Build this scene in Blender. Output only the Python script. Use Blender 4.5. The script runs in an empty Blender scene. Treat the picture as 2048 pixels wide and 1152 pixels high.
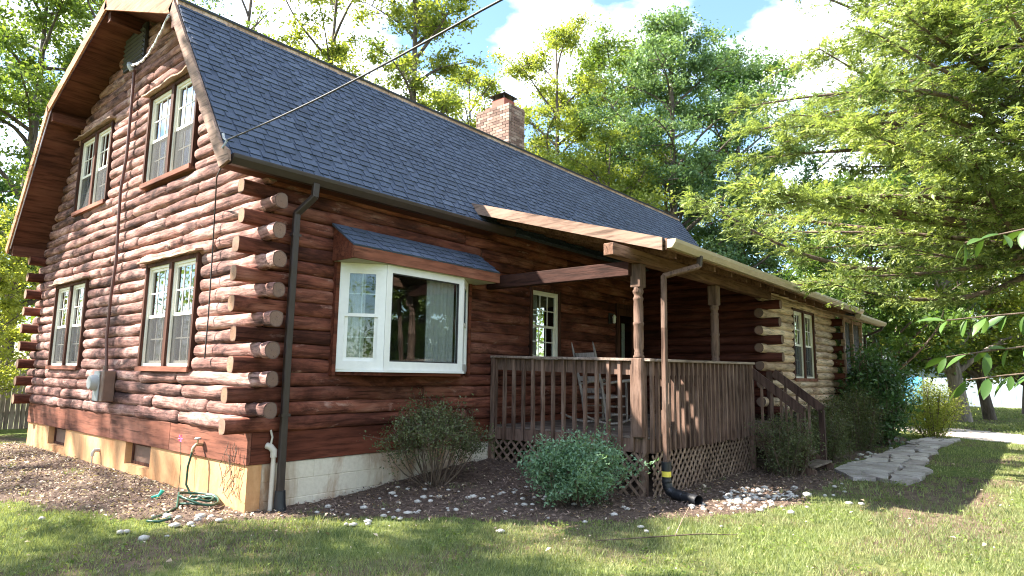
import bpy, bmesh, math, random
import numpy as np
from mathutils import Vector, Matrix, Euler

random.seed(7)
RNG = np.random.default_rng(7)
S = bpy.context.scene
COL = S.collection
R = math.radians

# ------------------------------------------------------------------ camera, sky, sun, exposure
CAM = Vector((-3.5549, -6.5746, 1.4865))
YAW, PIT, ROL, FPX = 0.8730, 0.1346, 0.0153, 1283.74
cam_d = bpy.data.cameras.new("camera")
cam = bpy.data.objects.new("camera", cam_d)
COL.objects.link(cam)
_r = Vector((math.cos(YAW), -math.sin(YAW), 0)); _f = Vector((math.sin(YAW), math.cos(YAW), 0)); _u = Vector((0, 0, 1))
_f2 = _f * math.cos(PIT) + _u * math.sin(PIT); _u2 = _u * math.cos(PIT) - _f * math.sin(PIT)
_r3 = _r * math.cos(ROL) + _u2 * math.sin(ROL); _u3 = _u2 * math.cos(ROL) - _r * math.sin(ROL)
cam.matrix_world = Matrix(((_r3.x, _u3.x, -_f2.x, CAM.x), (_r3.y, _u3.y, -_f2.y, CAM.y), (_r3.z, _u3.z, -_f2.z, CAM.z), (0, 0, 0, 1)))
cam_d.sensor_width = 36.0
cam_d.lens = FPX / 2048 * 36.0
cam_d.clip_start = 0.05
cam_d.clip_end = 2000
S.camera = cam

SUN_DIR = Vector((-0.62, 0.76, 0.98)).normalized()      # from the scene towards the sun
SUN_EL = math.asin(SUN_DIR.z)
SUN_AZ = math.atan2(SUN_DIR.x, SUN_DIR.y)               # clockwise from +Y
world = bpy.data.worlds.new("World")
S.world = world
world.use_nodes = True
wn = world.node_tree; wn.nodes.clear()
def WN(t, **k):
    n = wn.nodes.new(t)
    for a, b in k.items(): setattr(n, a, b)
    return n
w_out = WN("ShaderNodeOutputWorld"); w_bg = WN("ShaderNodeBackground")
w_sky = WN("ShaderNodeTexSky", sky_type='NISHITA')
w_sky.sun_disc = False; w_sky.sun_elevation = SUN_EL; w_sky.sun_rotation = SUN_AZ
w_sky.air_density = 1.2; w_sky.dust_density = 0.15; w_sky.ozone_density = 4.0
w_tc = WN("ShaderNodeTexCoord"); w_mp = WN("ShaderNodeMapping")
w_mp.inputs['Scale'].default_value = (1.6, 1.6, 3.6); w_mp.inputs['Location'].default_value = (0.35, 0.1, 0.2)
w_no = WN("ShaderNodeTexNoise"); w_no.inputs['Scale'].default_value = 2.6; w_no.inputs['Detail'].default_value = 9; w_no.inputs['Roughness'].default_value = 0.52
w_rp = WN("ShaderNodeValToRGB"); w_rp.color_ramp.elements[0].position = 0.44; w_rp.color_ramp.elements[1].position = 0.70
w_mx = WN("ShaderNodeMixRGB"); w_mx.inputs[2].default_value = (11.0, 11.3, 11.9, 1)
w_bg.inputs['Strength'].default_value = 0.075
wn.links.new(w_tc.outputs['Generated'], w_mp.inputs['Vector']); wn.links.new(w_mp.outputs[0], w_no.inputs['Vector'])
wn.links.new(w_no.outputs['Fac'], w_rp.inputs[0]); wn.links.new(w_rp.outputs[0], w_mx.inputs[0])
wn.links.new(w_sky.outputs[0], w_mx.inputs[1]); wn.links.new(w_mx.outputs[0], w_bg.inputs[0]); wn.links.new(w_bg.outputs[0], w_out.inputs[0])

sun_d = bpy.data.lights.new("sun", 'SUN'); sun_d.energy = 4.2; sun_d.angle = R(0.55); sun_d.color = (1.0, 0.93, 0.82)
sun = bpy.data.objects.new("sun", sun_d); COL.objects.link(sun)
sun.rotation_euler = SUN_DIR.to_track_quat('Z', 'Y').to_euler()
S.view_settings.view_transform = 'Standard'; S.view_settings.look = 'None'
S.view_settings.gamma = 1; S.view_settings.use_curve_mapping = False
S.view_settings.exposure = 2.55
S.render.engine = 'CYCLES'
S.cycles.filter_width = 1.1; S.cycles.max_bounces = 7; S.cycles.diffuse_bounces = 4; S.cycles.transparent_max_bounces = 12

# ------------------------------------------------------------------ materials
def new_mat(name):
    m = bpy.data.materials.new(name); m.use_nodes = True
    nt = m.node_tree; nt.nodes.clear()
    out = nt.nodes.new("ShaderNodeOutputMaterial"); p = nt.nodes.new("ShaderNodeBsdfPrincipled")
    nt.links.new(p.outputs[0], out.inputs[0])
    return m, nt, p, out
def nd(nt, t, **k):
    n = nt.nodes.new(t)
    for a, b in k.items(): setattr(n, a, b)
    return n
def objcoord(nt, scale=(1, 1, 1), loc=(0, 0, 0)):
    tc = nd(nt, "ShaderNodeTexCoord"); mp = nd(nt, "ShaderNodeMapping")
    mp.inputs['Scale'].default_value = scale; mp.inputs['Location'].default_value = loc
    nt.links.new(tc.outputs['Object'], mp.inputs[0]); return mp.outputs[0]
def noise(nt, vec, scale, detail=5, rough=0.55, dist=0):
    n = nd(nt, "ShaderNodeTexNoise"); n.inputs['Scale'].default_value = scale; n.inputs['Detail'].default_value = detail
    n.inputs['Roughness'].default_value = rough; n.inputs['Distortion'].default_value = dist
    nt.links.new(vec, n.inputs['Vector']); return n.outputs['Fac']
def ramp(nt, fac, stops, interp='LINEAR'):
    r = nd(nt, "ShaderNodeValToRGB"); cr = r.color_ramp; cr.interpolation = interp
    while len(cr.elements) < len(stops): cr.elements.new(0.5)
    for e, (p, c) in zip(cr.elements, stops):
        e.position = p; e.color = (*c, 1) if len(c) == 3 else c
    nt.links.new(fac, r.inputs[0]); return r.outputs[0]
def mixc(nt, fac, a, b, mode='MIX'):
    m = nd(nt, "ShaderNodeMixRGB", blend_type=mode)
    for i, v in ((0, fac), (1, a), (2, b)):
        if hasattr(v, 'node'): nt.links.new(v, m.inputs[i])
        elif i == 0: m.inputs[0].default_value = v
        else: m.inputs[i].default_value = (*v, 1)
    return m.outputs[0]
def bump(nt, p, h, strength, dist=0.01):
    b = nd(nt, "ShaderNodeBump"); b.inputs['Strength'].default_value = strength; b.inputs['Distance'].default_value = dist
    nt.links.new(h, b.inputs['Height']); nt.links.new(b.outputs[0], p.inputs['Normal'])
def objrandom(nt):
    return nd(nt, "ShaderNodeObjectInfo").outputs['Random']
def attr(nt, name):
    return nd(nt, "ShaderNodeAttribute", attribute_name=name).outputs['Fac']

def wood(name, dark, mid, light, axis, rough=0.75, grain=26, bumps=0.5, vary=0.35, patch=2.2, flake=None):
    """stained timber: grain stretched along one axis, darker weathered patches, a shade of its own per piece"""
    m, nt, p, o = new_mat(name)
    st = {'x': (0.09, 1, 1), 'y': (1, 0.09, 1), 'z': (1, 1, 0.09)}[axis]
    st2 = {'x': (0.35, 1, 1), 'y': (1, 0.35, 1), 'z': (1, 1, 0.35)}[axis]
    rnd = objrandom(nt)
    tc = nd(nt, "ShaderNodeTexCoord"); ad = nd(nt, "ShaderNodeVectorMath", operation='ADD')
    cx = nd(nt, "ShaderNodeCombineXYZ")
    mu = nd(nt, "ShaderNodeMath", operation='MULTIPLY'); mu.inputs[1].default_value = 17.0
    nt.links.new(rnd, mu.inputs[0])
    for i in range(3): nt.links.new(mu.outputs[0], cx.inputs[i])
    nt.links.new(tc.outputs['Object'], ad.inputs[0]); nt.links.new(cx.outputs[0], ad.inputs[1])
    def mp(s):
        q = nd(nt, "ShaderNodeMapping"); q.inputs['Scale'].default_value = s; nt.links.new(ad.outputs[0], q.inputs[0]); return q.outputs[0]
    g = noise(nt, mp(st), grain, 6, 0.6, 0.3); pt = noise(nt, mp(st2), patch, 5, 0.65, 0.4)
    c = ramp(nt, pt, [(0.34, dark), (0.5, mid), (0.68, light)])
    gc = ramp(nt, g, [(0.32, (0.30, 0.28, 0.27)), (0.52, (1, 1, 1)), (0.72, (1.25, 1.22, 1.2))])
    c = mixc(nt, 0.85, c, gc, 'MULTIPLY')
    ck = noise(nt, mp(tuple(q * (0.35 if q < 0.5 else 1) for q in st)), 40, 3, 0.5, 0.2)
    c = mixc(nt, ramp(nt, ck, [(0.64, (0, 0, 0)), (0.69, (0.7, 0.7, 0.7))]), c, tuple(q * 0.3 for q in dark))
    if flake:
        fk = noise(nt, mp(st2), 7.5, 6, 0.7, 0.6)
        c = mixc(nt, ramp(nt, fk, [(0.60, (0, 0, 0)), (0.70, (0.8, 0.8, 0.8))]), c, flake)
        dk = noise(nt, mp(st2), 5.0, 7, 0.72, 0.5)
        c = mixc(nt, ramp(nt, dk, [(0.50, (0, 0, 0)), (0.66, (0.85, 0.85, 0.85))]), c, tuple(q * 0.7 for q in dark))
    v = ramp(nt, rnd, [(0, (1 - vary,) * 3), (1, (1 + vary,) * 3)])
    c = mixc(nt, 1.0, c, v, 'MULTIPLY')
    nt.links.new(c, p.inputs['Base Color']); p.inputs['Roughness'].default_value = rough
    p.inputs['Specular IOR Level'].default_value = 0.15
    bump(nt, p, g, bumps, 0.012)
    return m
def plain(name, col, rough=0.6, metal=0, vary=0.12, nscale=9, bumps=0.0, spec=0.5):
    m, nt, p, o = new_mat(name)
    n = noise(nt, objcoord(nt), nscale, 5, 0.6)
    c = ramp(nt, n, [(0.3, tuple(x * (1 - vary) for x in col)), (0.7, tuple(x * (1 + vary) for x in col))])
    nt.links.new(c, p.inputs['Base Color']); p.inputs['Roughness'].default_value = rough; p.inputs['Metallic'].default_value = metal
    p.inputs['Specular IOR Level'].default_value = spec
    if bumps: bump(nt, p, n, bumps)
    return m
def leafmat(name, dark, light, trans=0.35, rough=0.5):
    m, nt, p, o = new_mat(name)
    c = ramp(nt, attr(nt, "tint"), [(0.0, dark), (1.0, light)])
    nt.links.new(c, p.inputs['Base Color']); p.inputs['Roughness'].default_value = rough; p.inputs['Specular IOR Level'].default_value = 0.35
    t = nd(nt, "ShaderNodeBsdfTranslucent"); tc = mixc(nt, 1.0, c, (1.5, 1.5, 0.7), 'MULTIPLY'); nt.links.new(tc, t.inputs[0])
    mx = nd(nt, "ShaderNodeMixShader"); mx.inputs[0].default_value = trans
    nt.links.new(p.outputs[0], mx.inputs[1]); nt.links.new(t.outputs[0], mx.inputs[2]); nt.links.new(mx.outputs[0], o.inputs[0])
    return m

M = {}
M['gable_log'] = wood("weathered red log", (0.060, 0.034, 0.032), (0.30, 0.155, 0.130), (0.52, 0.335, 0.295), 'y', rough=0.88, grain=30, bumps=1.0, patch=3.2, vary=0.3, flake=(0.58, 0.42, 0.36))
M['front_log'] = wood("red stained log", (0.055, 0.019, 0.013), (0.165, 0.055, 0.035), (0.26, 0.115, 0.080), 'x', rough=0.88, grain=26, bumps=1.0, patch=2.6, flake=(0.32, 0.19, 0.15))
M['side_log'] = wood("shade-darkened red log", (0.05, 0.016, 0.011), (0.085, 0.025, 0.017), (0.12, 0.042, 0.03), 'y', grain=26, bumps=0.6)  # porch shade is put into this colour, darker than the front logs
M['tan_log'] = wood("coloured-as-lit log", (0.40, 0.26, 0.18), (0.66, 0.49, 0.36), (0.78, 0.63, 0.51), 'x', grain=28, bumps=0.6, patch=2.4, vary=0.18)  # brightness is put into this colour, the wall itself stands in shade
def endmat(name, pale, dark, grey):
    """sawn log end: growth rings from the pith out, radial checks, grey weathering"""
    m, nt, p, o = new_mat(name)
    t = attr(nt, "tint"); v = objcoord(nt); n1 = noise(nt, v, 9, 4, 0.6); n2 = noise(nt, v, 34, 5, 0.7); n3 = noise(nt, v, 4.5, 5, 0.6)
    ad = nd(nt, "ShaderNodeMath", operation='MULTIPLY_ADD'); ad.inputs[1].default_value = 0.16; nt.links.new(n1, ad.inputs[0]); nt.links.new(t, ad.inputs[2])
    mu = nd(nt, "ShaderNodeMath", operation='MULTIPLY'); mu.inputs[1].default_value = 46; nt.links.new(ad.outputs[0], mu.inputs[0])
    si = nd(nt, "ShaderNodeMath", operation='SINE'); nt.links.new(mu.outputs[0], si.inputs[0])
    c = ramp(nt, t, [(0.0, dark), (0.12, pale), (0.8, pale), (0.97, dark)])
    c = mixc(nt, 0.55, c, ramp(nt, si.outputs[0], [(0.0, (0.6, 0.56, 0.52)), (0.8, (1, 1, 1))]), 'MULTIPLY')
    c = mixc(nt, ramp(nt, n3, [(0.42, (0, 0, 0)), (0.62, (0.85, 0.85, 0.85))]), c, grey)
    c = mixc(nt, ramp(nt, n2, [(0.62, (0, 0, 0)), (0.68, (0.8, 0.8, 0.8))]), c, tuple(x * 0.25 for x in dark))
    c = mixc(nt, 1.0, c, ramp(nt, objrandom(nt), [(0, (0.65,) * 3), (1, (1.2,) * 3)]), 'MULTIPLY')
    nt.links.new(c, p.inputs['Base Color']); p.inputs['Roughness'].default_value = 0.9; bump(nt, p, n2, 0.6, 0.01)
    return m
M['log_end'] = endmat("log end grain", (0.40, 0.22, 0.13), (0.14, 0.06, 0.04), (0.24, 0.15, 0.11))
M['log_end_dark'] = endmat("weathered end grain", (0.24, 0.14, 0.10), (0.09, 0.045, 0.035), (0.17, 0.115, 0.09))
M['core'] = plain("dark chinking", (0.035, 0.018, 0.013), 0.95)
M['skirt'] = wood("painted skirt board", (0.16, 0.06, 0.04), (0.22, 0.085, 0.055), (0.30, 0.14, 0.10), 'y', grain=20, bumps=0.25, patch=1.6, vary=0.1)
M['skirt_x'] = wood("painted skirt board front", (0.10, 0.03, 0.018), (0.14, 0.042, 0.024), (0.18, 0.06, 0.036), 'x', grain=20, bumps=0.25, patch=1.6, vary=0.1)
M['trim'] = wood("dark brown window trim", (0.055, 0.024, 0.017), (0.085, 0.037, 0.025), (0.12, 0.055, 0.04), 'z', grain=24, bumps=0.3, vary=0.15)
M['drip'] = wood("bare drip board", (0.30, 0.19, 0.13), (0.45, 0.31, 0.23), (0.56, 0.42, 0.33), 'y', grain=30, bumps=0.4)
M['rake'] = wood("orange brown rake board", (0.30, 0.14, 0.075), (0.42, 0.21, 0.115), (0.50, 0.28, 0.17), 'y', grain=22, bumps=0.2, vary=0.12)
M['rake_tan'] = wood("pale tan rake board", (0.20, 0.125, 0.092), (0.27, 0.175, 0.13), (0.33, 0.225, 0.175), 'y', grain=22, bumps=0.2, vary=0.08, patch=1.2)
M['soffit'] = wood("red brown soffit", (0.065, 0.024, 0.015), (0.10, 0.036, 0.022), (0.13, 0.052, 0.032), 'x', grain=20, bumps=0.25, vary=0.08)
M['hood'] = wood("red brown hood board", (0.17, 0.06, 0.035), (0.24, 0.09, 0.055), (0.30, 0.13, 0.08), 'x', grain=20, bumps=0.2, vary=0.1)
M['porch_wood'] = wood("brown grey porch paint", (0.10, 0.060, 0.044), (0.165, 0.102, 0.076), (0.22, 0.148, 0.116), 'z', grain=30, bumps=0.4, vary=0.2, patch=4)
M['porch_rail'] = wood("weathered rail cap", (0.17, 0.125, 0.10), (0.25, 0.19, 0.155), (0.33, 0.26, 0.22), 'x', grain=30, bumps=0.4, vary=0.15, patch=4)
M['deck'] = wood("worn deck board", (0.10, 0.075, 0.06), (0.17, 0.13, 0.105), (0.24, 0.19, 0.16), 'y', grain=30, bumps=0.4, vary=0.2)
M['stair_paint'] = wood("dark brown stair paint", (0.05, 0.028, 0.022), (0.085, 0.05, 0.04), (0.12, 0.075, 0.062), 'z', grain=28, bumps=0.4, vary=0.15)
M['beam_dark'] = wood("shade-toned porch header", (0.035, 0.014, 0.010), (0.06, 0.024, 0.017), (0.09, 0.04, 0.03), 'y', grain=26, bumps=0.5)  # shade put into the colour of a beam the sun reaches
M['beam'] = wood("porch beam", (0.10, 0.05, 0.032), (0.17, 0.09, 0.058), (0.25, 0.145, 0.10), 'x', grain=26, bumps=0.5, vary=0.15)
M['lattice'] = wood("lattice strip", (0.15, 0.10, 0.075), (0.22, 0.15, 0.11), (0.29, 0.21, 0.155), 'z', grain=26, bumps=0.2, vary=0.25)
M['chair'] = wood("grey weathered chair wood", (0.20, 0.17, 0.15), (0.30, 0.26, 0.23), (0.40, 0.36, 0.33), 'z', grain=30, bumps=0.3, vary=0.1)
M['fence'] = wood("grey stockade board", (0.20, 0.165, 0.14), (0.30, 0.26, 0.22), (0.40, 0.35, 0.31), 'z', grain=26, bumps=0.4, vary=0.2)
M['white'] = plain("white vinyl", (0.80, 0.79, 0.75), 0.4, vary=0.04)
M['cream'] = plain("cream window frame", (0.80, 0.76, 0.66), 0.45, vary=0.06)
M['gutter'] = plain("brown aluminium", (0.042, 0.028, 0.024), 0.45, vary=0.15, spec=0.5)
M['gutter_tan'] = plain("tan aluminium gutter", (0.42, 0.34, 0.235), 0.4, vary=0.12)
M['black'] = plain("black plastic", (0.015, 0.016, 0.02), 0.45)
M['yellow'] = plain("yellow label", (0.75, 0.62, 0.08), 0.5)
M['grey_metal'] = plain("grey painted metal", (0.36, 0.37, 0.37), 0.4, vary=0.08)
M['meter_box'] = plain("brown painted meter box", (0.19, 0.115, 0.085), 0.55, vary=0.15)
M['pvc'] = plain("white pvc", (0.56, 0.50, 0.42), 0.4)
M['brass'] = plain("brass", (0.45, 0.36, 0.22), 0.4, metal=0.8)
M['hose'] = plain("green rubber hose", (0.012, 0.060, 0.038), 0.4)
M['teal'] = plain("teal plastic", (0.04, 0.42, 0.30), 0.4)
M['pink'] = plain("pink flower", (0.72, 0.06, 0.28), 0.6)
M['cable'] = plain("black cable", (0.03, 0.028, 0.028), 0.6)
M['cable_grey'] = plain("grey cable", (0.42, 0.42, 0.42), 0.6)
M['conduit'] = plain("red brown conduit", (0.13, 0.055, 0.042), 0.5)
M['tan_stone'] = plain("pale river stone", (0.52, 0.48, 0.43), 0.8, vary=0.35, nscale=14, bumps=0.3)
def flagmat():
    m, nt, p, o = new_mat("grey flagstone")
    v = objcoord(nt); n1 = noise(nt, v, 3.2, 6, 0.65, 0.4); n2 = noise(nt, v, 40, 5, 0.65)
    c = ramp(nt, objrandom(nt), [(0, (0.36, 0.31, 0.285)), (0.5, (0.46, 0.41, 0.38)), (1, (0.54, 0.49, 0.45))])
    c = mixc(nt, 0.8, c, ramp(nt, n1, [(0.35, (0.55, 0.52, 0.48)), (0.6, (1.1, 1.1, 1.1))]), 'MULTIPLY')
    c = mixc(nt, 0.5, c, ramp(nt, n2, [(0.35, (0.6, 0.6, 0.6)), (0.65, (1.2, 1.2, 1.2))]), 'MULTIPLY')
    nt.links.new(c, p.inputs['Base Color']); p.inputs['Roughness'].default_value = 0.9; bump(nt, p, n1, 0.6, 0.02)
    return m
M['flag'] = flagmat()
M['curtain'] = plain("white sheer curtain", (0.56, 0.53, 0.48), 0.8, vary=0.08, nscale=30)
M['room'] = plain("dim plaster", (0.22, 0.19, 0.16), 0.9)
M['ply'] = plain("pale hood soffit", (0.45, 0.42, 0.30), 0.7)
M['vent'] = plain("dark louver", (0.035, 0.033, 0.033), 0.6)
M['flue'] = plain("red clay flue", (0.30, 0.085, 0.055), 0.8)
M['cap'] = plain("dark steel cap", (0.03, 0.026, 0.025), 0.5)
M['mortar'] = plain("grey mortar", (0.30, 0.27, 0.23), 0.9)
M['flashing'] = plain("pale flashing", (0.55, 0.54, 0.52), 0.5)
M['asphalt_top'] = plain("asphalt roofing", (0.055, 0.06, 0.072), 0.9, vary=0.3, nscale=40)
M['litter'] = leafmat("fallen leaf", (0.24, 0.14, 0.07), (0.62, 0.55, 0.42), 0.15, 0.7)

def glassmat():
    m, nt, p, o = new_mat("window glass")
    nt.nodes.remove(p)
    gl = nd(nt, "ShaderNodeBsdfGlossy"); gl.inputs['Roughness'].default_value = 0.015; gl.inputs['Color'].default_value = (0.95, 0.97, 1, 1)
    tr = nd(nt, "ShaderNodeBsdfTransparent"); tr.inputs[0].default_value = (0.80, 0.84, 0.84, 1)
    fr = nd(nt, "ShaderNodeFresnel"); fr.inputs['IOR'].default_value = 1.55
    ma = nd(nt, "ShaderNodeMath", operation='MULTIPLY_ADD'); ma.inputs[1].default_value = 1.7; ma.inputs[2].default_value = 0.08
    n = noise(nt, objcoord(nt), 2.2, 2, 0.4)
    b = nd(nt, "ShaderNodeBump"); b.inputs['Strength'].default_value = 0.10; b.inputs['Distance'].default_value = 0.02
    nt.links.new(n, b.inputs['Height']); nt.links.new(b.outputs[0], gl.inputs['Normal'])
    nt.links.new(fr.outputs[0], ma.inputs[0])
    ge = nd(nt, "ShaderNodeNewGeometry"); iv = nd(nt, "ShaderNodeMath", operation='SUBTRACT'); iv.inputs[0].default_value = 1.0; nt.links.new(ge.outputs['Backfacing'], iv.inputs[1])
    mb = nd(nt, "ShaderNodeMath", operation='MULTIPLY'); nt.links.new(ma.outputs[0], mb.inputs[0]); nt.links.new(iv.outputs[0], mb.inputs[1]); ma = mb
    mx = nd(nt, "ShaderNodeMixShader"); nt.links.new(ma.outputs[0], mx.inputs[0])
    nt.links.new(tr.outputs[0], mx.inputs[1]); nt.links.new(gl.outputs[0], mx.inputs[2]); nt.links.new(mx.outputs[0], o.inputs[0])
    return m
M['glass'] = glassmat()
def screenmat(name, col, alpha):
    m, nt, p, o = new_mat(name)
    p.inputs['Base Color'].default_value = (*col, 1); p.inputs['Roughness'].default_value = 0.8
    tr = nd(nt, "ShaderNodeBsdfTransparent"); mx = nd(nt, "ShaderNodeMixShader"); mx.inputs[0].default_value = alpha
    nt.links.new(tr.outputs[0], mx.inputs[1]); nt.links.new(p.outputs[0], mx.inputs[2]); nt.links.new(mx.outputs[0], o.inputs[0])
    return m
M['screen'] = screenmat("insect screen", (0.03, 0.03, 0.033), 0.42)
M['porch_screen'] = screenmat("porch screen", (0.06, 0.06, 0.062), 0.72)

def shinglemat():
    m, nt, p, o = new_mat("slate blue asphalt shingle")
    t = attr(nt, "tint")
    c = ramp(nt, t, [(0, (0.027, 0.038, 0.063)), (0.5, (0.052, 0.071, 0.112)), (1, (0.086, 0.110, 0.164))])
    g = noise(nt, objcoord(nt), 160, 3, 0.7); g2 = noise(nt, objcoord(nt), 1.3, 4, 0.6)
    c = mixc(nt, 0.7, c, ramp(nt, g, [(0.3, (0.5, 0.5, 0.5)), (0.7, (1.5, 1.5, 1.5))]), 'MULTIPLY')
    c = mixc(nt, 0.5, c, ramp(nt, g2, [(0.3, (0.75, 0.75, 0.78)), (0.7, (1.25, 1.22, 1.18))]), 'MULTIPLY')
    nt.links.new(c, p.inputs['Base Color']); p.inputs['Roughness'].default_value = 0.85
    bump(nt, p, g, 0.5, 0.004)
    return m
M['shingle'] = shinglemat()
def stuccomat(name, base, stain, amt):
    m, nt, p, o = new_mat(name)
    v = objcoord(nt); v2 = objcoord(nt, (1, 1, 0.35))
    n1 = noise(nt, v2, 2.3, 6, 0.65, 0.6); n2 = noise(nt, v, 22, 5, 0.6)
    c = ramp(nt, n1, [(0.5 - amt, stain), (0.5 + 0.08, base)])
    c = mixc(nt, 0.4, c, ramp(nt, n2, [(0.3, (0.8, 0.78, 0.74)), (0.6, (1.05, 1.05, 1.05))]), 'MULTIPLY')
    nt.links.new(c, p.inputs['Base Color']); p.inputs['Roughness'].default_value = 0.88
    bump(nt, p, n2, 0.4, 0.006)
    return m
M['parging'] = stuccomat("sunlit-peach parged masonry", (0.62, 0.35, 0.165), (0.44, 0.195, 0.075), 0.16)  # cream wall: orange staining plus warm sunlight put into the colour
M['block'] = stuccomat("cream painted block", (0.68, 0.61, 0.49), (0.36, 0.22, 0.13), 0.12)
def brickmat():
    m, nt, p, o = new_mat("brown brick")
    c = ramp(nt, objrandom(nt), [(0, (0.13, 0.075, 0.055)), (0.4, (0.22, 0.135, 0.10)), (0.75, (0.28, 0.19, 0.145)), (1, (0.34, 0.25, 0.20))])
    n = noise(nt, objcoord(nt), 40, 4, 0.6)
    c = mixc(nt, 0.5, c, ramp(nt, n, [(0.3, (0.7, 0.7, 0.7)), (0.7, (1.2, 1.2, 1.2))]), 'MULTIPLY')
    nt.links.new(c, p.inputs['Base Color']); p.inputs['Roughness'].default_value = 0.9; bump(nt, p, n, 0.4, 0.005)
    return m
M['brick'] = brickmat()
def barkmat(name, a, b, sc=7):
    m, nt, p, o = new_mat(name)
    n = noise(nt, objcoord(nt, (1, 1, 0.18)), sc, 6, 0.65, 0.5)
    nt.links.new(ramp(nt, n, [(0.35, a), (0.65, b)]), p.inputs['Base Color']); p.inputs['Roughness'].default_value = 0.9
    bump(nt, p, n, 0.9, 0.03)
    return m
M['bark'] = barkmat("grey brown bark", (0.045, 0.033, 0.026), (0.16, 0.125, 0.10))
M['bark_pale'] = barkmat("pale grey bark", (0.11, 0.09, 0.078), (0.32, 0.27, 0.235), 9)
M['twig'] = barkmat("brown twig", (0.07, 0.045, 0.03), (0.17, 0.12, 0.085), 12)
M['cedar_bark'] = barkmat("cedar limb bark", (0.06, 0.038, 0.03), (0.20, 0.14, 0.11), 12)
M['leaf_mid'] = leafmat("mid green leaf", (0.05, 0.1, 0.018), (0.24, 0.31, 0.07), 0.4)
M['leaf_yellow'] = leafmat("yellow green leaf", (0.09, 0.14, 0.025), (0.38, 0.4, 0.09), 0.45)
M['leaf_deep'] = leafmat("deep green leaf", (0.03, 0.08, 0.024), (0.12, 0.21, 0.065), 0.3)
M['leaf_blue'] = leafmat("blue green leaf", (0.045, 0.11, 0.045), (0.24, 0.34, 0.15), 0.3)
M['leaf_shade'] = leafmat("dark maple leaf", (0.03, 0.065, 0.016), (0.12, 0.2, 0.04), 0.4)
M['leaf_azalea'] = leafmat("olive azalea leaf", (0.045, 0.06, 0.022), (0.17, 0.19, 0.085), 0.25)
M['leaf_spirea'] = leafmat("fresh blue green leaf", (0.06, 0.13, 0.065), (0.28, 0.42, 0.26), 0.3)
M['leaf_rhodo'] = leafmat("glossy rhododendron leaf", (0.028, 0.075, 0.026), (0.13, 0.23, 0.085), 0.2, 0.3)
M['leaf_walnut'] = leafmat("bright walnut leaf", (0.028, 0.07, 0.012), (0.085, 0.155, 0.028), 0.22, 0.4)
M['cedar_leaf'] = leafmat("sunlit cedar spray", (0.055, 0.095, 0.026), (0.37, 0.44, 0.16), 0.35, 0.6)
M['grass'] = leafmat("lawn grass", (0.07, 0.108, 0.04), (0.38, 0.4, 0.18), 0.35, 0.6)
M['chip'] = leafmat("bark mulch chip", (0.05, 0.031, 0.023), (0.36, 0.255, 0.20), 0.0, 0.9)

def groundmat():
    m, nt, p, o = new_mat("lawn soil and grass")
    v = objcoord(nt)
    n1 = noise(nt, v, 0.55, 6, 0.6, 0.4); n2 = noise(nt, v, 9, 5, 0.65); n3 = noise(nt, v, 60, 4, 0.7)
    grass = ramp(nt, n2, [(0.3, (0.065, 0.095, 0.022)), (0.5, (0.115, 0.15, 0.04)), (0.7, (0.19, 0.21, 0.07))])
    soil = ramp(nt, n2, [(0.3, (0.07, 0.046, 0.033)), (0.7, (0.19, 0.14, 0.10))])
    sm = nd(nt, "ShaderNodeMath", operation='MULTIPLY_ADD'); sm.inputs[1].default_value = -0.38
    nt.links.new(attr(nt, "tint"), sm.inputs[0]); nt.links.new(n1, sm.inputs[2])
    c = mixc(nt, ramp(nt, sm.outputs[0], [(0.38, (1, 1, 1)), (0.54, (0, 0, 0))]), grass, soil)
    c = mixc(nt, 0.6, c, ramp(nt, n3, [(0.3, (0.55, 0.55, 0.55)), (0.7, (1.35, 1.35, 1.3))]), 'MULTIPLY')
    nt.links.new(c, p.inputs['Base Color']); p.inputs['Roughness'].default_value = 0.95; p.inputs['Specular IOR Level'].default_value = 0.1
    bump(nt, p, n3, 0.6, 0.02)
    return m
M['ground'] = groundmat()
def mulchmat():
    m, nt, p, o = new_mat("brown mulch")
    v = objcoord(nt)
    n2 = noise(nt, v, 14, 5, 0.65); n3 = noise(nt, v, 70, 5, 0.7)
    c = ramp(nt, n2, [(0.3, (0.055, 0.034, 0.023)), (0.55, (0.135, 0.085, 0.060)), (0.75, (0.24, 0.17, 0.125))])
    c = mixc(nt, 0.7, c, ramp(nt, n3, [(0.3, (0.4, 0.4, 0.4)), (0.7, (1.5, 1.5, 1.5))]), 'MULTIPLY')
    nt.links.new(c, p.inputs['Base Color']); p.inputs['Roughness'].default_value = 0.95
    bump(nt, p, n3, 0.9, 0.03)
    return m
M['mulch'] = mulchmat()
M['gravel'] = plain("pale gravel drive", (0.50, 0.42, 0.36), 0.9, vary=0.25, nscale=12)
M['shed_wall'] = plain("white siding", (0.34, 0.41, 0.48), 0.6, vary=0.08, nscale=2)
M['tarp'] = plain("blue tarp", (0.10, 0.38, 0.66), 0.5)

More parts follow.
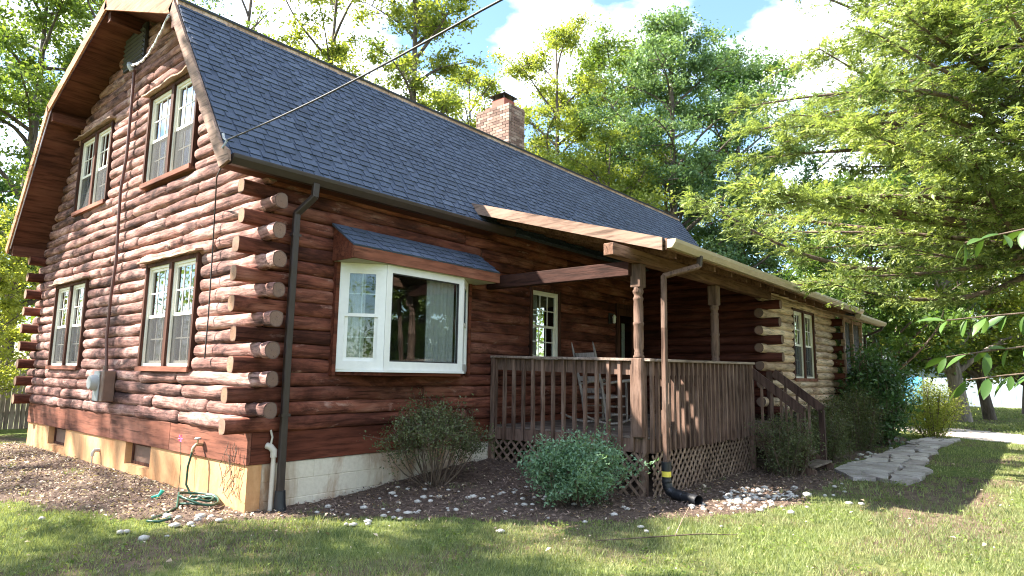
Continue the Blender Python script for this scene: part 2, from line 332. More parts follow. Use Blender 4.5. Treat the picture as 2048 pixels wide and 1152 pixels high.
# ------------------------------------------------------------------ mesh helpers
def mesh_obj(name, verts, faces, mats, parent=None, smooth=False, fmat=None, tint=None, off=None):
    me = bpy.data.meshes.new(name)
    if off is not None: verts = [(a - off[0], b - off[1], c - off[2]) for a, b, c in verts]
    me.from_pydata([tuple(v) for v in verts], [], faces)
    for m in (mats if isinstance(mats, (list, tuple)) else [mats]): me.materials.append(m)
    if fmat is not None: me.polygons.foreach_set('material_index', np.array(fmat, dtype=np.int32))
    if smooth is True: me.polygons.foreach_set('use_smooth', np.ones(len(faces), bool))
    elif smooth is not False: me.polygons.foreach_set('use_smooth', np.array(smooth, bool))
    if tint is not None:
        a = me.attributes.new('tint', 'FLOAT', 'POINT'); a.data.foreach_set('value', np.array(tint, dtype=np.float32))
    me.update()
    o = bpy.data.objects.new(name, me); COL.objects.link(o)
    if parent is not None:
        o.parent = parent
        o.matrix_parent_inverse = world_mat(parent).inverted()
    return o
def world_mat(o):
    m = o.matrix_basis.copy()
    while o.parent is not None:
        m = o.parent.matrix_basis @ o.matrix_parent_inverse @ m if False else (o.matrix_parent_inverse @ m)
        o = o.parent
        m = o.matrix_basis @ m
    return m
def thing(name, label, cat, loc=(0, 0, 0), group=None):
    o = bpy.data.objects.new(name, None); COL.objects.link(o); o.location = loc
    o.empty_display_size = 0.1
    o['label'] = label; o['category'] = cat
    if group: o['group'] = group
    return o
def tag(o, label=None, cat=None, group=None, kind=None):
    if label: o['label'] = label
    if cat: o['category'] = cat
    if group: o['group'] = group
    if kind: o['kind'] = kind
    return o
class MB:
    def __init__(s): s.v = []; s.f = []; s.m = []; s.s = []
    def add(s, vs, fs, mi=0, sm=False):
        b = len(s.v); s.v += [tuple(v) for v in vs]
        for f in fs: s.f.append(tuple(b + i for i in f)); s.m.append(mi); s.s.append(sm)
        return s
    def box(s, x0, x1, y0, y1, z0, z1, mi=0):
        x0, x1 = min(x0, x1), max(x0, x1); y0, y1 = min(y0, y1), max(y0, y1); z0, z1 = min(z0, z1), max(z0, z1)
        v = [(x0, y0, z0), (x1, y0, z0), (x1, y1, z0), (x0, y1, z0), (x0, y0, z1), (x1, y0, z1), (x1, y1, z1), (x0, y1, z1)]
        return s.add(v, [(0, 3, 2, 1), (4, 5, 6, 7), (0, 1, 5, 4), (1, 2, 6, 5), (2, 3, 7, 6), (3, 0, 4, 7)], mi)
    def bar(s, p, q, w, h, side=None, mi=0):
        """rectangular bar from p to q; side = direction of its width"""
        p, q = Vector(p), Vector(q); d = (q - p).normalized()
        a = Vector(side) if side is not None else (Vector((0, 0, 1)).cross(d) if abs(d.z) < 0.95 else Vector((1, 0, 0)))
        a = (a - d * a.dot(d)).normalized(); b = d.cross(a).normalized()
        v = []
        for c in (p, q):
            for i, j in ((-1, -1), (1, -1), (1, 1), (-1, 1)): v.append(c + a * (w / 2 * i) + b * (h / 2 * j))
        return s.add(v, [(0, 3, 2, 1), (4, 5, 6, 7), (0, 1, 5, 4), (1, 2, 6, 5), (2, 3, 7, 6), (3, 0, 4, 7)], mi)
    def tube(s, pts, rad, n=8, mi=0, cap=True):
        pts = [Vector(p) for p in pts]
        if not hasattr(rad, '__len__'): rad = [rad] * len(pts)
        vs = []; fs = []; ref = None
        for i, p in enumerate(pts):
            t = (pts[min(i + 1, len(pts) - 1)] - pts[max(i - 1, 0)]).normalized()
            if ref is None: ref = Vector((0, 0, 1)) if abs(t.z) < 0.9 else Vector((1, 0, 0))
            a = (ref - t * ref.dot(t)).normalized(); b = t.cross(a); ref = a
            for k in range(n):
                an = 2 * math.pi * k / n
                vs.append(p + (a * math.cos(an) + b * math.sin(an)) * rad[i])
        for i in range(len(pts) - 1):
            for k in range(n):
                k2 = (k + 1) % n; fs.append((i * n + k, i * n + k2, (i + 1) * n + k2, (i + 1) * n + k))
        s.add(vs, fs, mi, True)
        if cap and rad[0] > 0.002: s.add(vs[:n], [tuple(range(n - 1, -1, -1))], mi)
        if cap and rad[-1] > 0.002: s.add(vs[-n:], [tuple(range(n))], mi)
        return s
    def lathe(s, cx, cy, prof, n=16, mi=0):
        vs = []; fs = []
        for r, z in prof:
            for k in range(n):
                a = 2 * math.pi * k / n; vs.append((cx + r * math.cos(a), cy + r * math.sin(a), z))
        for i in range(len(prof) - 1):
            for k in range(n):
                k2 = (k + 1) % n; fs.append((i * n + k, i * n + k2, (i + 1) * n + k2, (i + 1) * n + k))
        fs.append(tuple(range(n - 1, -1, -1))); fs.append(tuple(range((len(prof) - 1) * n, len(prof) * n)))
        return s.add(vs, fs, mi, True)
    def prism(s, poly, ext, mi=0):
        """polygon (3-D points, planar) pushed along the vector ext"""
        n = len(poly); e = Vector(ext)
        v = [Vector(p) for p in poly] + [Vector(p) + e for p in poly]
        f = [tuple(range(n - 1, -1, -1)), tuple(range(n, 2 * n))] + [(i, (i + 1) % n, n + (i + 1) % n, n + i) for i in range(n)]
        return s.add(v, f, mi)
    def build(s, name, mats, parent=None):
        return mesh_obj(name, s.v, s.f, mats, parent, smooth=s.s, fmat=s.m)
def box_obj(name, mat, parent, *b): return MB().box(*b).build(name, mat, parent)
def bevel(o, w=0.006, seg=1):
    bm = bmesh.new(); bm.from_mesh(o.data)
    bmesh.ops.bevel(bm, geom=bm.edges[:], offset=w, segments=seg, affect='EDGES', clamp_overlap=True)
    bm.to_mesh(o.data); bm.free(); return o

def smooth_step(a, b, x):
    t = np.clip((np.asarray(x, float) - a) / (b - a), 0, 1); return t * t * (3 - 2 * t)
def ground_z(x, y):
    x = np.asarray(x, float); y = np.asarray(y, float)
    a = 0.23 * smooth_step(0.3, 3.7, x) * (1 - smooth_step(0.0, 2.3, -y)) * (1 - smooth_step(9, 14, x))
    b = 0.07 * smooth_step(0.0, 1.2, y) * (1 - smooth_step(0.2, 2.4, -x)) * (x < 1) * (1 - smooth_step(8, 9.5, y))
    c = 0.025 * np.sin(x * 0.7 + 1.3) * np.cos(y * 0.6) * smooth_step(0.3, 2.5, np.hypot(np.maximum(0, -x), np.maximum(0, -y)))
    return np.where(y <= 0, a, 0) + np.where(y > 0, b, 0) + c
def gz(x, y): return float(ground_z(x, y))

# ------------------------------------------------------------------ setting: ground, beds, path, drive
def grid_sheet(name, xs, ys, mat, zoff=0.0, keep=None, bumpy=0.0, mask=None):
    X, Y = np.meshgrid(xs, ys); Z = ground_z(X, Y) + zoff
    if bumpy: Z = Z + RNG.uniform(0, bumpy, Z.shape)
    nx, ny = len(xs), len(ys)
    v = np.stack([X.ravel(), Y.ravel(), Z.ravel()], 1)
    f = []
    for j in range(ny - 1):
        for i in range(nx - 1):
            if keep is None or keep((xs[i] + xs[i + 1]) / 2, (ys[j] + ys[j + 1]) / 2):
                f.append((j * nx + i, j * nx + i + 1, (j + 1) * nx + i + 1, (j + 1) * nx + i))
    if bumpy:      # the rim of a bed sinks into the soil
        cnt_ = np.zeros(len(v), int)
        for q in f: cnt_[list(q)] += 1
        v[(cnt_ > 0) & (cnt_ < 4), 2] -= 0.045
    used = sorted({i for q in f for i in q}); mp = {a: b for b, a in enumerate(used)}
    return mesh_obj(name, v[used].tolist(), [tuple(mp[i] for i in q) for q in f], mat, smooth=True, tint=(None if mask is None else mask(v[used][:, 0], v[used][:, 1])))
gx = np.unique(np.concatenate([[-600, -250, -100, -50, -25, -15], np.arange(-10, 17, 0.35), [19, 24, 32, 45, 70, 120, 250, 600]]))
gy = np.unique(np.concatenate([[-600, -250, -100, -50, -25, -15], np.arange(-10, 11, 0.35), [13, 17, 24, 32, 45, 70, 120, 250, 600]]))
def bare_right(x, y): return np.exp(-(((x - 6.0) / 2.1) ** 2 + ((y + 5.35) / .62) ** 2))
tag(grid_sheet("ground", gx, gy, M['ground'], mask=lambda x, y: bare_right(x, y) + .8 * np.exp(-(((x + .3) / 1.2) ** 2 + ((y + .8) / .4) ** 2))), "grass lawn with thin brown patches round the log house", kind='structure')

BED = np.array([(-2.3, 8.6), (-2.1, 6), (-1.9, 4), (-1.65, 2.4), (-1.35, 1.2), (-1.0, 0.45), (-0.75, -0.1), (-0.35, -0.4), (0.15, -0.62), (0.9, -1.35), (1.7, -2.1),
                (2.5, -2.95), (3.4, -3.75), (4.5, -4.1), (5.6, -4.05), (6.8, -4.2), (7.6, -3.95), (8.4, -3.5), (10, -3.62), (12, -3.6), (14, -3.7), (16.5, -3.7), (17, -1), (10, 1), (0.5, 1), (0.3, 8.6)])
def in_poly(px, py, poly=BED):
    px = np.asarray(px, float); py = np.asarray(py, float); c = np.zeros(px.shape, bool)
    n = len(poly); j = n - 1
    for i in range(n):
        xi, yi = poly[i]; xj, yj = poly[j]
        c ^= ((yi > py) != (yj > py)) & (px < (xj - xi) * (py - yi) / (yj - yi + 1e-12) + xi); j = i
    return c
def wob(x, y): return 0.14 * np.sin(3.1 * x + 1.7 * y) + 0.10 * np.sin(7.3 * x - 5.1 * y) + 0.05 * np.sin(17 * x + 13 * y)
def in_bed(x, y): return in_poly(np.asarray(x) + wob(x, y) * 0.7, np.asarray(y) + wob(y, x) * 0.7)
bed = grid_sheet("mulch_bed", np.arange(-3, 17.2, 0.075), np.arange(-4.8, 9, 0.075), M['mulch'], 0.006,
                 lambda x, y: bool(in_bed(x, y)) and not (0.2 < x and y > 0.2), 0.022)
tag(bed, "dark bark mulch bed along the foundation and porch", kind='structure')

PATH = np.array([(8.0, -3.62), (7.75, -4.2), (7.55, -4.85), (8.8, -4.95), (10.2, -4.72), (12.5, -4.6), (16.6, -4.62), (16.8, -3.95), (14, -3.85), (11.5, -3.75), (9.6, -3.72)])
path = grid_sheet("flagstone_path", np.arange(7, 17.2, 0.12), np.arange(-5.4, -3.3, 0.12), M['mulch'], 0.004, lambda x, y: bool(in_poly(x, y, PATH)))
tag(path, "grey flagstone path leading right past the shrubs", kind='structure')
def flagstones():
    rr = random.Random(3); rows = 3; xs = [7.5 + 0.62 * i for i in range(16)]
    P = {}
    for i, x in enumerate(xs):
        lo = np.interp(x, [7.5, 8.8, 10.2, 12.5, 17], [-4.86, -4.97, -4.74, -4.6, -4.62]); hi = np.interp(x, [7.5, 8.0, 9.6, 14, 17], [-4.2, -3.6, -3.72, -3.83, -3.95])
        for j in range(rows + 1):
            P[i, j] = (x + rr.uniform(-.2, .2), lo + (hi - lo) * j / rows + rr.uniform(-.09, .09))
    for i in range(len(xs) - 1):
        j = 0
        while j < rows:
            k = 2 if (rr.random() < 0.3 and j + 2 <= rows) else 1
            poly = [P[i, j], P[i + 1, j], P[i + 1, j + k], P[i, j + k]]
            c = np.mean(poly, 0); q = []
            for a, b in zip(poly, poly[1:] + poly[:1]):
                for t in (0.1, 0.5, 0.9):
                    w = np.array(a) * (1 - t) + np.array(b) * t + np.array([rr.uniform(-.025, .025), rr.uniform(-.025, .025)])
                    d = c - w; q.append(w + d / max(np.linalg.norm(d), 1e-6) * 0.028)
            z = gz(*c) + 0.012; t = 0.030 + rr.uniform(0, .022)
            m = MB(); top = [(p[0], p[1], z + t) for p in q]; bot = [(p[0] + (p[0] - c[0]) * .02, p[1] + (p[1] - c[1]) * .02, z - .01) for p in q]
            n = len(q); m.add(bot + top, [tuple(range(n, 2 * n))] + [(a, (a + 1) % n, n + (a + 1) % n, n + a) for a in range(n)])
            m.build("flagstone", M['flag'], path)
            j += k
flagstones()
DRIVE = np.array([(19.6, -2.2), (22.0, -3.2), (19.6, -7), (17, -11), (14, -16), (11.5, -15), (14.4, -10), (16.2, -6.6)])
tag(grid_sheet("gravel_drive", np.arange(11, 22.5, 0.25), np.arange(-16.5, -2, 0.25), M['gravel'], 0.006, lambda x, y: bool(in_poly(x, y, DRIVE))), "pale gravel drive crossing the lawn beyond the path", kind='structure')

# ------------------------------------------------------------------ the log house
W, EXW = 7.99, 13.1
PITCH, Z0, RL = 0.16, 0.917, 0.086
EY, EZ, KY, KZ, PY, PZ = -0.20, 3.72, 1.4426, 6.0276, 3.997, 7.0418
RX0, RX1 = -0.576, 13.44
house = thing("log_house", "red brown log house with gambrel roof and covered porch", "house", (0, 0, 0))
def part(name, parent=None, label=None):
    o = bpy.data.objects.new(name, None); COL.objects.link(o); o.parent = parent or house; o.empty_display_size = 0.1
    if label: o['label'] = label
    return o
foundation = part("foundation"); gable_wall = part("gable_wall"); front_wall = part("front_wall"); wing_wall = part("wing_wall", label="coloured-as-lit log wall at the far end of the porch")

def smooth1d(n, corr, amp):
    k = max(2, int(n / corr) + 2); return np.interp(np.linspace(0, k - 1, n), np.arange(k), RNG.uniform(-1, 1, k)) * amp
def log(axis, a0, a1, c, z, mat, endmat, parent, r=RL, rough=0.05, round0=False, round1=False, notch=None, flat=1.0, deep=0.97):
    """one log along 'x' or 'y' from a0 to a1; c = its other plan coordinate"""
    n = 14; L = a1 - a0
    k = max(3, int(L / 0.11) + 1)
    st = list(np.linspace(a0, a1, k))
    if round0: st[0:1] = [a0, a0 + 0.018, a0 + 0.05]
    if round1: st[-1:] = [a1 - 0.05, a1 - 0.018, a1]
    st = np.array(sorted(st)); k = len(st)
    rad = r * (1 + smooth1d(k, 3, rough) + RNG.uniform(-.025, .025)); wy = smooth1d(k, 4, rough * 0.13); wz = smooth1d(k, 4, rough * 0.10)
    if round0: rad[0] *= 0.70; rad[1] *= 0.90
    if round1: rad[-1] *= 0.70; rad[-2] *= 0.90
    if notch is not None:
        rad = rad * (1 - 0.20 * np.exp(-((st - notch) / 0.05) ** 2))
    jag = 1 + RNG.uniform(-1, 1, (k, n)) * rough * 0.45
    per = 1 + 0.03 * np.sin(np.arange(n) * 2 * np.pi / n * 3 + RNG.uniform(0, 6))
    vs = []; fs = []; fm = []; sm = []
    for i, s in enumerate(st):
        for j in range(n):
            an = 2 * math.pi * (j + 0.5) / n; rr = rad[i] * jag[i, j] * per[j]
            ca, sa = math.cos(an), math.sin(an)
            o = c + wy[i] + math.copysign(abs(ca) ** flat, ca) * rr * deep; zz = z + wz[i] + math.copysign(abs(sa) ** flat, sa) * rr * (1.0 if flat == 1.0 else 0.985)
            vs.append((s, o, zz) if axis == 'x' else (o, s, zz))
    fl = axis == 'x'
    for i in range(k - 1):
        for j in range(n):
            q = (i * n + j, i * n + (j + 1) % n, (i + 1) * n + (j + 1) % n, (i + 1) * n + j)
            fs.append(q if not fl else q[::-1]); fm.append(0); sm.append(True)
    tint = [1.0] * len(vs)
    for base, rev in ((0, True), ((k - 1) * n, False)):
        b = len(vs); ring = [vs[base + j] for j in range(n)]; cc = np.mean(ring, 0)
        cc[1 if fl else 0] += random.uniform(-.012, .012); cc[2] += random.uniform(-.012, .012)
        vs += ring + [tuple(cc)]; tint += [1.0] * n + [0.0]
        for j in range(n):
            q = (b + j, b + (j + 1) % n, b + n); fs.append(q if (rev == fl) else q[::-1]); fm.append(1); sm.append(False)
    o = mesh_obj("log", vs, fs, [mat, endmat], parent, smooth=sm, fmat=fm, tint=tint)
    return o
def pieces(a0, a1, lo, hi):
    out = []; a = a0
    while a1 - a > hi:
        l = random.uniform(lo, hi)
        if a1 - a - l < lo * 0.6: l = (a1 - a) / 2
        out.append((a, a + l)); a += l
    out.append((a, a1)); return out
def subtract(a0, a1, cuts):
    seg = [(a0, a1)]
    for c0, c1 in cuts:
        n = []
        for s0, s1 in seg:
            if c1 <= s0 or c0 >= s1: n.append((s0, s1)); continue
            if c0 - s0 > 0.08: n.append((s0, c0))
            if s1 - c1 > 0.08: n.append((c1, s1))
        seg = n
    return seg
# openings: gable (y0, y1, z0, z1) and front (x0, x1, z0, z1)
GW = [(1.40, 2.99, 1.50, 2.93), (5.38, 6.97, 1.50, 2.93), (1.82, 3.44, 4.12, 5.50), (4.92, 6.46, 4.16, 5.52)]
FW = [(0.92, 3.30, 1.45, 3.10), (4.70, 5.54, 1.70, 2.94), (7.42, 8.32, 0.76, 2.92)]
WW = [(10.02, 11.55, 1.48, 2.93)]
def gable_half(z):
    """how far in from each eave end the roof line lies at height z"""
    if z <= 3.60: return -0.09
    if z <= KZ: return EY + (z - EZ) / (KZ - EZ) * (KY - EY) + 0.16
    return KY + (z - KZ) / (PZ - KZ) * (PY - KY) + 0.30
k = 0
while Z0 + PITCH * k < 6.9:
    z = Z0 + PITCH * k; h = gable_half(z)
    y0, y1 = h, W - h
    corner = z < 3.52
    if corner:
        y0, y1 = (0.09, W - 0.09) if k % 2 == 0 else (-0.31 + random.uniform(-.05, .03), W + 0.31)
    cuts = [(a - 0.01, b + 0.01) for a, b, c, d in GW if c - 0.03 < z < d + 0.03]
    for s0, s1 in subtract(y0, y1, cuts):
        ps = pieces(s0, s1, 1.1, 2.6)
        for i, (p0, p1) in enumerate(ps):
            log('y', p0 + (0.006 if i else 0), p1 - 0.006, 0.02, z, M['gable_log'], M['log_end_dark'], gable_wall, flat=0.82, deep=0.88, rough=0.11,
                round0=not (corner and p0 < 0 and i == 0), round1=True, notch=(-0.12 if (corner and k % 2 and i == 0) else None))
    k += 1
for k in range(17):
    z = Z0 + PITCH * k; prot = k % 2 == 0
    x0 = -0.283 + random.uniform(-.03, .03) if prot else 0.09
    cuts = [(a - 0.01, b + 0.01) for a, b, c, d in FW if c - 0.03 < z < d + 0.03]
    for s0, s1 in subtract(x0, 8.42, cuts):
        ps = pieces(s0, s1, 2.6, 5.2)
        for i, (p0, p1) in enumerate(ps):
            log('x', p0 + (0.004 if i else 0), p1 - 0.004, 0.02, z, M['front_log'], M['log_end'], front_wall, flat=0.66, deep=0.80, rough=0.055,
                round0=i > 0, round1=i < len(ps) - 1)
    if prot:   # the rear wall's log ends at the far gable corner
        log('x', -0.283, 0.6, W - 0.02, z, M['front_log'], M['log_end'], gable_wall, rough=0.03)
# top plate log under the eave
log('x', 0.05, 8.4, 0.03, Z0 + PITCH * 17, M['front_log'], M['log_end'], front_wall, rough=0.03)
# wing: side logs coloured darker for porch shade, front logs paler as if lit
WX, WY = 8.52, -2.55
for k in range(15):
    z = Z0 + PITCH * k; prot = k % 2 == 0
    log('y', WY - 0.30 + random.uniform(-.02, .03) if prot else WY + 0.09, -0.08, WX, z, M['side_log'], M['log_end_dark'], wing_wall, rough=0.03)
    x0 = WX + 0.09 if prot else WX - 0.30 + random.uniform(-.03, .03); x1 = EXW - 0.09 if prot else EXW + 0.26
    cuts = [(a - 0.01, b + 0.01) for a, b, c, d in WW if c - 0.03 < z < d + 0.03]
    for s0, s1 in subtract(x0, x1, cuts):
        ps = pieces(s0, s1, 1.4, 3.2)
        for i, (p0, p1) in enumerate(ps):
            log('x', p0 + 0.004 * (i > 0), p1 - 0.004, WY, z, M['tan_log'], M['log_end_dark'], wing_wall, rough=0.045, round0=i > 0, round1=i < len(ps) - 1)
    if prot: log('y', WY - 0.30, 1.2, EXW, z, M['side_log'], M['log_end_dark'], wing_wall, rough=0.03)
for k in range(15, 19):
    z = Z0 + PITCH * k; ya = (z + 0.09 - 4.075) / 0.2957 + 0.25
    if ya < -0.3: log('y', max(ya, WY + .1), -0.08, WX, z, M['side_log'], M['log_end_dark'], wing_wall, rough=0.03)
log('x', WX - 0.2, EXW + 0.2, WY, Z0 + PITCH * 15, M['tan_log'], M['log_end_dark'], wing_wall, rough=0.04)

def core_wall(name, parent, to3, a0, a1, z0, topf, holes, step=0.12):
    """dark backing behind the logs, open where windows and doors are"""
    xs = sorted(set([a0, a1] + [h[i] for h in holes for i in (0, 1)] + list(np.arange(a0, a1, step))))
    xs = [x for x in xs if a0 <= x <= a1]
    m = MB()
    for p, q in zip(xs, xs[1:]):
        if q - p < 1e-4: continue
        t = min(topf(p), topf(q)); iv = [(z0, t)]
        for h in holes:
            if h[0] - 1e-6 <= p and q <= h[1] + 1e-6: iv = subtract_iv(iv, h[2], h[3])
        for u, v in iv:
            if v - u > 0.01: m.add([to3(p, u), to3(q, u), to3(q, v), to3(p, v)], [(0, 1, 2, 3)])
    return m.build(name, M['core'], parent)
def subtract_iv(iv, a, b):
    o = []
    for u, v in iv:
        if b <= u or a >= v: o.append((u, v)); continue
        if a > u: o.append((u, a))
        if v > b: o.append((b, v))
    return o
def gtop(y):
    y = min(y, W - y)
    if y < KY: return EZ + (y - EY) / (KY - EY) * (KZ - EZ) - 0.16
    return KZ + (y - KY) / (PY - KY) * (PZ - KZ) - 0.16
core_wall("chinking", gable_wall, lambda a, z: (0.035, a, z), 0.03, W - 0.03, 0.5, gtop, GW)
core_wall("chinking", front_wall, lambda a, z: (a, 0.035, z), 0.03, 8.6, 0.5, lambda x: 3.75, FW, 3)
core_wall("chinking", wing_wall, lambda a, z: (WX + 0.015, a, z), WY + 0.02, 0.05, 0.1, lambda y: 4.075 + 0.2957 * (y - 0.05) - 0.05, [], 0.1)
core_wall("chinking", wing_wall, lambda a, z: (a, WY + 0.015, z), WX, EXW, 0.1, lambda x: 3.3, WW, 3)
core_wall("chinking", wing_wall, lambda a, z: (EXW - 0.015, a, z), WY, 6.0, 0.1, lambda y: min(4.0, 4.075 + 0.2957 * (y - 0.05) - 0.05), [], 0.1)
rm = MB()   # dim rooms behind the windows: floors and partitions
rm.box(0.12, 13.0, 0.12, 7.8, 0.70, 0.76); rm.box(0.12, 13.0, 1.0, 7.8, 3.66, 3.72); rm.box(4.0, 4.08, 0.12, 7.8, 0.76, 3.66); rm.box(2.6, 2.66, 1.7, 6.3, 3.72, 5.85); rm.box(0.12, 13, 7.86, 7.9, 0.7, 3.7)
rm.box(8.6, 13, -0.3, -0.24, 0.5, 3.4)
rm.build("room_partition", M['room'], house)

# foundation and skirt
fm = MB()
GV = [(2.48, 3.32, 0.20), (5.88, 6.76, 0.20)]
ys = [0.0]
for a, b, z in GV: ys += [a, b]
ys.append(W)
for i in range(0, len(ys), 2): fm.box(0.0, 0.16, ys[i], ys[i + 1], -0.4, 0.497)
for a, b, z in GV:
    fm.box(0.0, 0.16, a, b, -0.4, z); fm.box(0.13, 0.16, a, b, z, 0.497)
fm.build("parged_wall", M['parging'], foundation)
for a, b, z in GV:
    m = MB(); m.box(0.085, 0.118, a + .01, b - .01, z + .005, z + .04); m.box(0.085, 0.118, a + .01, b - .01, .455, .495); m.box(0.085, 0.118, a + .01, a + .05, z + .04, .455); m.box(0.085, 0.118, b - .05, b - .01, z + .04, .455)
    fr = m.build("vent_frame", M['trim'], foundation)
    box_obj("vent_pane", M['meter_box'], foundation, 0.105, 0.112, a + .05, b - .05, z + .04, .455)
bl = MB().box(0.164, 0.18, 0.03, 0.04, 0, .1)
for r_ in range(5):
    zt = 0.497 - 0.2 * r_; x = 0.006 - (0.2 if r_ % 2 else 0)
    while x < 3.95:
        a, b = max(x, 0.165), min(x + 0.397, 3.95)
        if b - a > 0.05:
            d = random.uniform(-.002, .002)
            bevel(box_obj("block", M['block'], foundation, a + .003, b - .003, 0.004 + d, 0.19, zt - 0.195, zt - 0.002), 0.004)
        x += 0.4
box_obj("mortar_bed", M['block'], foundation, 0.165, 3.95, 0.009, 0.18, -0.45, 0.494)
box_obj("corner_pier", M['block'], foundation, 0.162, 0.1645, 0.0, 0.18, -0.4, 0.497)
y = -0.012
for b in (1.9, 3.9, 5.9, W + 0.01):
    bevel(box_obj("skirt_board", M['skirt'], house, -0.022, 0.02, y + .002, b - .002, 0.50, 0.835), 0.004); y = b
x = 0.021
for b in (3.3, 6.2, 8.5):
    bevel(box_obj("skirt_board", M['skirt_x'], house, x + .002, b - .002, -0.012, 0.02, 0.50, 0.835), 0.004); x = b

# windows --------------------------------------------------------------------
def window_pair(to3, a0, a1, z0, z1, parent=None, drip=True, screens=True, curtain=False, mull=0.085, frame=None, trim=0.048, label=None):
    """two double-hung sash units with a post between; to3(a, depth, z), depth>0 is outside"""
    w = part("window", parent, label)
    fr_m = frame or M['cream']
    def bx(name, mat, u0, u1, d0, d1, v0, v1):
        p = to3(u0, d0, v0); q = to3(u1, d1, v1)
        return box_obj(name, mat, w, p[0], q[0], p[1], q[1], p[2], q[2])
    # dark timber surround
    bx("side_trim", M['trim'], a0, a0 + trim, -0.06, 0.075, z0, z1); bx("side_trim", M['trim'], a1 - trim, a1, -0.06, 0.075, z0, z1)
    bx("head_trim", M['trim'], a0 + trim, a1 - trim, -0.06, 0.070, z1 - trim, z1); bx("sill", M['skirt'], a0 + 0.004, a1 - 0.004, -0.06, 0.10, z0 - 0.035, z0 + 0.03)
    i0, i1, b0, b1 = a0 + trim, a1 - trim, z0 + 0.03, z1 - trim
    if mull:
        mid = (i0 + i1) / 2
        bx("mullion", M['trim'], mid - mull / 2, mid + mull / 2, -0.06, 0.068, b0, b1)
        units = [(i0, mid - mull / 2), (mid + mull / 2, i1)]
    else: units = [(i0, i1)]
    for u0, u1 in units:
        m = MB()
        def fb(*b):
            p = to3(b[0], b[2], b[4]); q = to3(b[1], b[3], b[5]); m.box(p[0], q[0], p[1], q[1], p[2], q[2])
        t = 0.035
        fb(u0, u0 + t, -0.04, 0.035, b0, b1); fb(u1 - t, u1, -0.04, 0.035, b0, b1); fb(u0 + t, u1 - t, -0.04, 0.033, b0, b0 + t); fb(u0 + t, u1 - t, -0.04, 0.033, b1 - t, b1)
        m.build("frame", fr_m, w)
        s0, s1, c0, c1 = u0 + t, u1 - t, b0 + t, b1 - t; zm = (c0 + c1) / 2 - 0.01
        for v0, v1, d in ((c0, zm + 0.02, -0.035), (zm - 0.02, c1, -0.008)):
            m = MB(); t2 = 0.034
            fb(s0, s0 + t2, d, d + 0.022, v0, v1); fb(s1 - t2, s1, d, d + 0.022, v0, v1); fb(s0 + t2, s1 - t2, d, d + 0.021, v0, v0 + 0.04); fb(s0 + t2, s1 - t2, d, d + 0.021, v1 - 0.036, v1)
            m.build("sash", fr_m, w)
            bx("pane", M['glass'], s0 + t2, s1 - t2, d + 0.010, d + 0.012, v0 + 0.04, v1 - 0.036)
            for q in (1, 2):
                u = s0 + t2 + (s1 - s0 - 2 * t2) * q / 3
                bx("muntin", fr_m, u - 0.008, u + 0.008, d + 0.0125, d + 0.0195, v0 + 0.04, v1 - 0.036)
            vm = (v0 + v1) / 2; bx("muntin", fr_m, s0 + t2, s1 - t2, d + 0.013, d + 0.019, vm - 0.008, vm + 0.008)
        if screens: bx("screen", M['screen'], s0, s1, 0.008, 0.010, c0, zm)
        if curtain:
            m = MB(); n = 34; vs = []
            for i in range(n):
                u = s0 + (s1 - s0) * i / (n - 1) * (0.55 if curtain == 2 else 1); vs += [to3(u, -0.16 + 0.02 * math.sin(i * 1.9), c0), to3(u, -0.16 + 0.02 * math.sin(i * 1.9), c1)]
            m.add(vs, [(2 * i, 2 * i + 2, 2 * i + 3, 2 * i + 1) for i in range(n - 1)], 0, True); m.build("curtain", M['curtain'], w)
    if drip:
        m = MB(); n = 12; vs = []
        for i in range(n + 1):
            u = a0 - 0.09 + (a1 - a0 + 0.18) * i / n; zz = z1 + 0.035 + random.uniform(-.008, .008) ; dd = 0.155 + random.uniform(-.012, .012)
            vs += [to3(u, 0.0, zz + .03), to3(u, dd, zz - 0.012), to3(u, dd, zz - 0.035), to3(u, 0.0, zz - 0.005)]
        fs = []
        for i in range(n):
            for j in range(4): fs.append((4 * i + j, 4 * i + (j + 1) % 4, 4 * i + 4 + (j + 1) % 4, 4 * i + 4 + j))
        fs += [(0, 3, 2, 1), (4 * n, 4 * n + 1, 4 * n + 2, 4 * n + 3)]
        m.add(vs, fs); m.build("drip_board", M['drip'], w)
    return w
g3 = lambda a, d, z: (0.0 - d, a, z)
f3 = lambda a, d, z: (a, 0.0 - d, z)
window_pair(g3, *GW[0]); window_pair(g3, *GW[1]); window_pair(g3, *GW[2], curtain=1); window_pair(g3, *GW[3])
window_pair(f3, *FW[1], drip=False, mull=0, trim=0.045, screens=False, curtain=2)
window_pair(lambda a, d, z: (a, WY - d, z), *WW[0], drip=False)

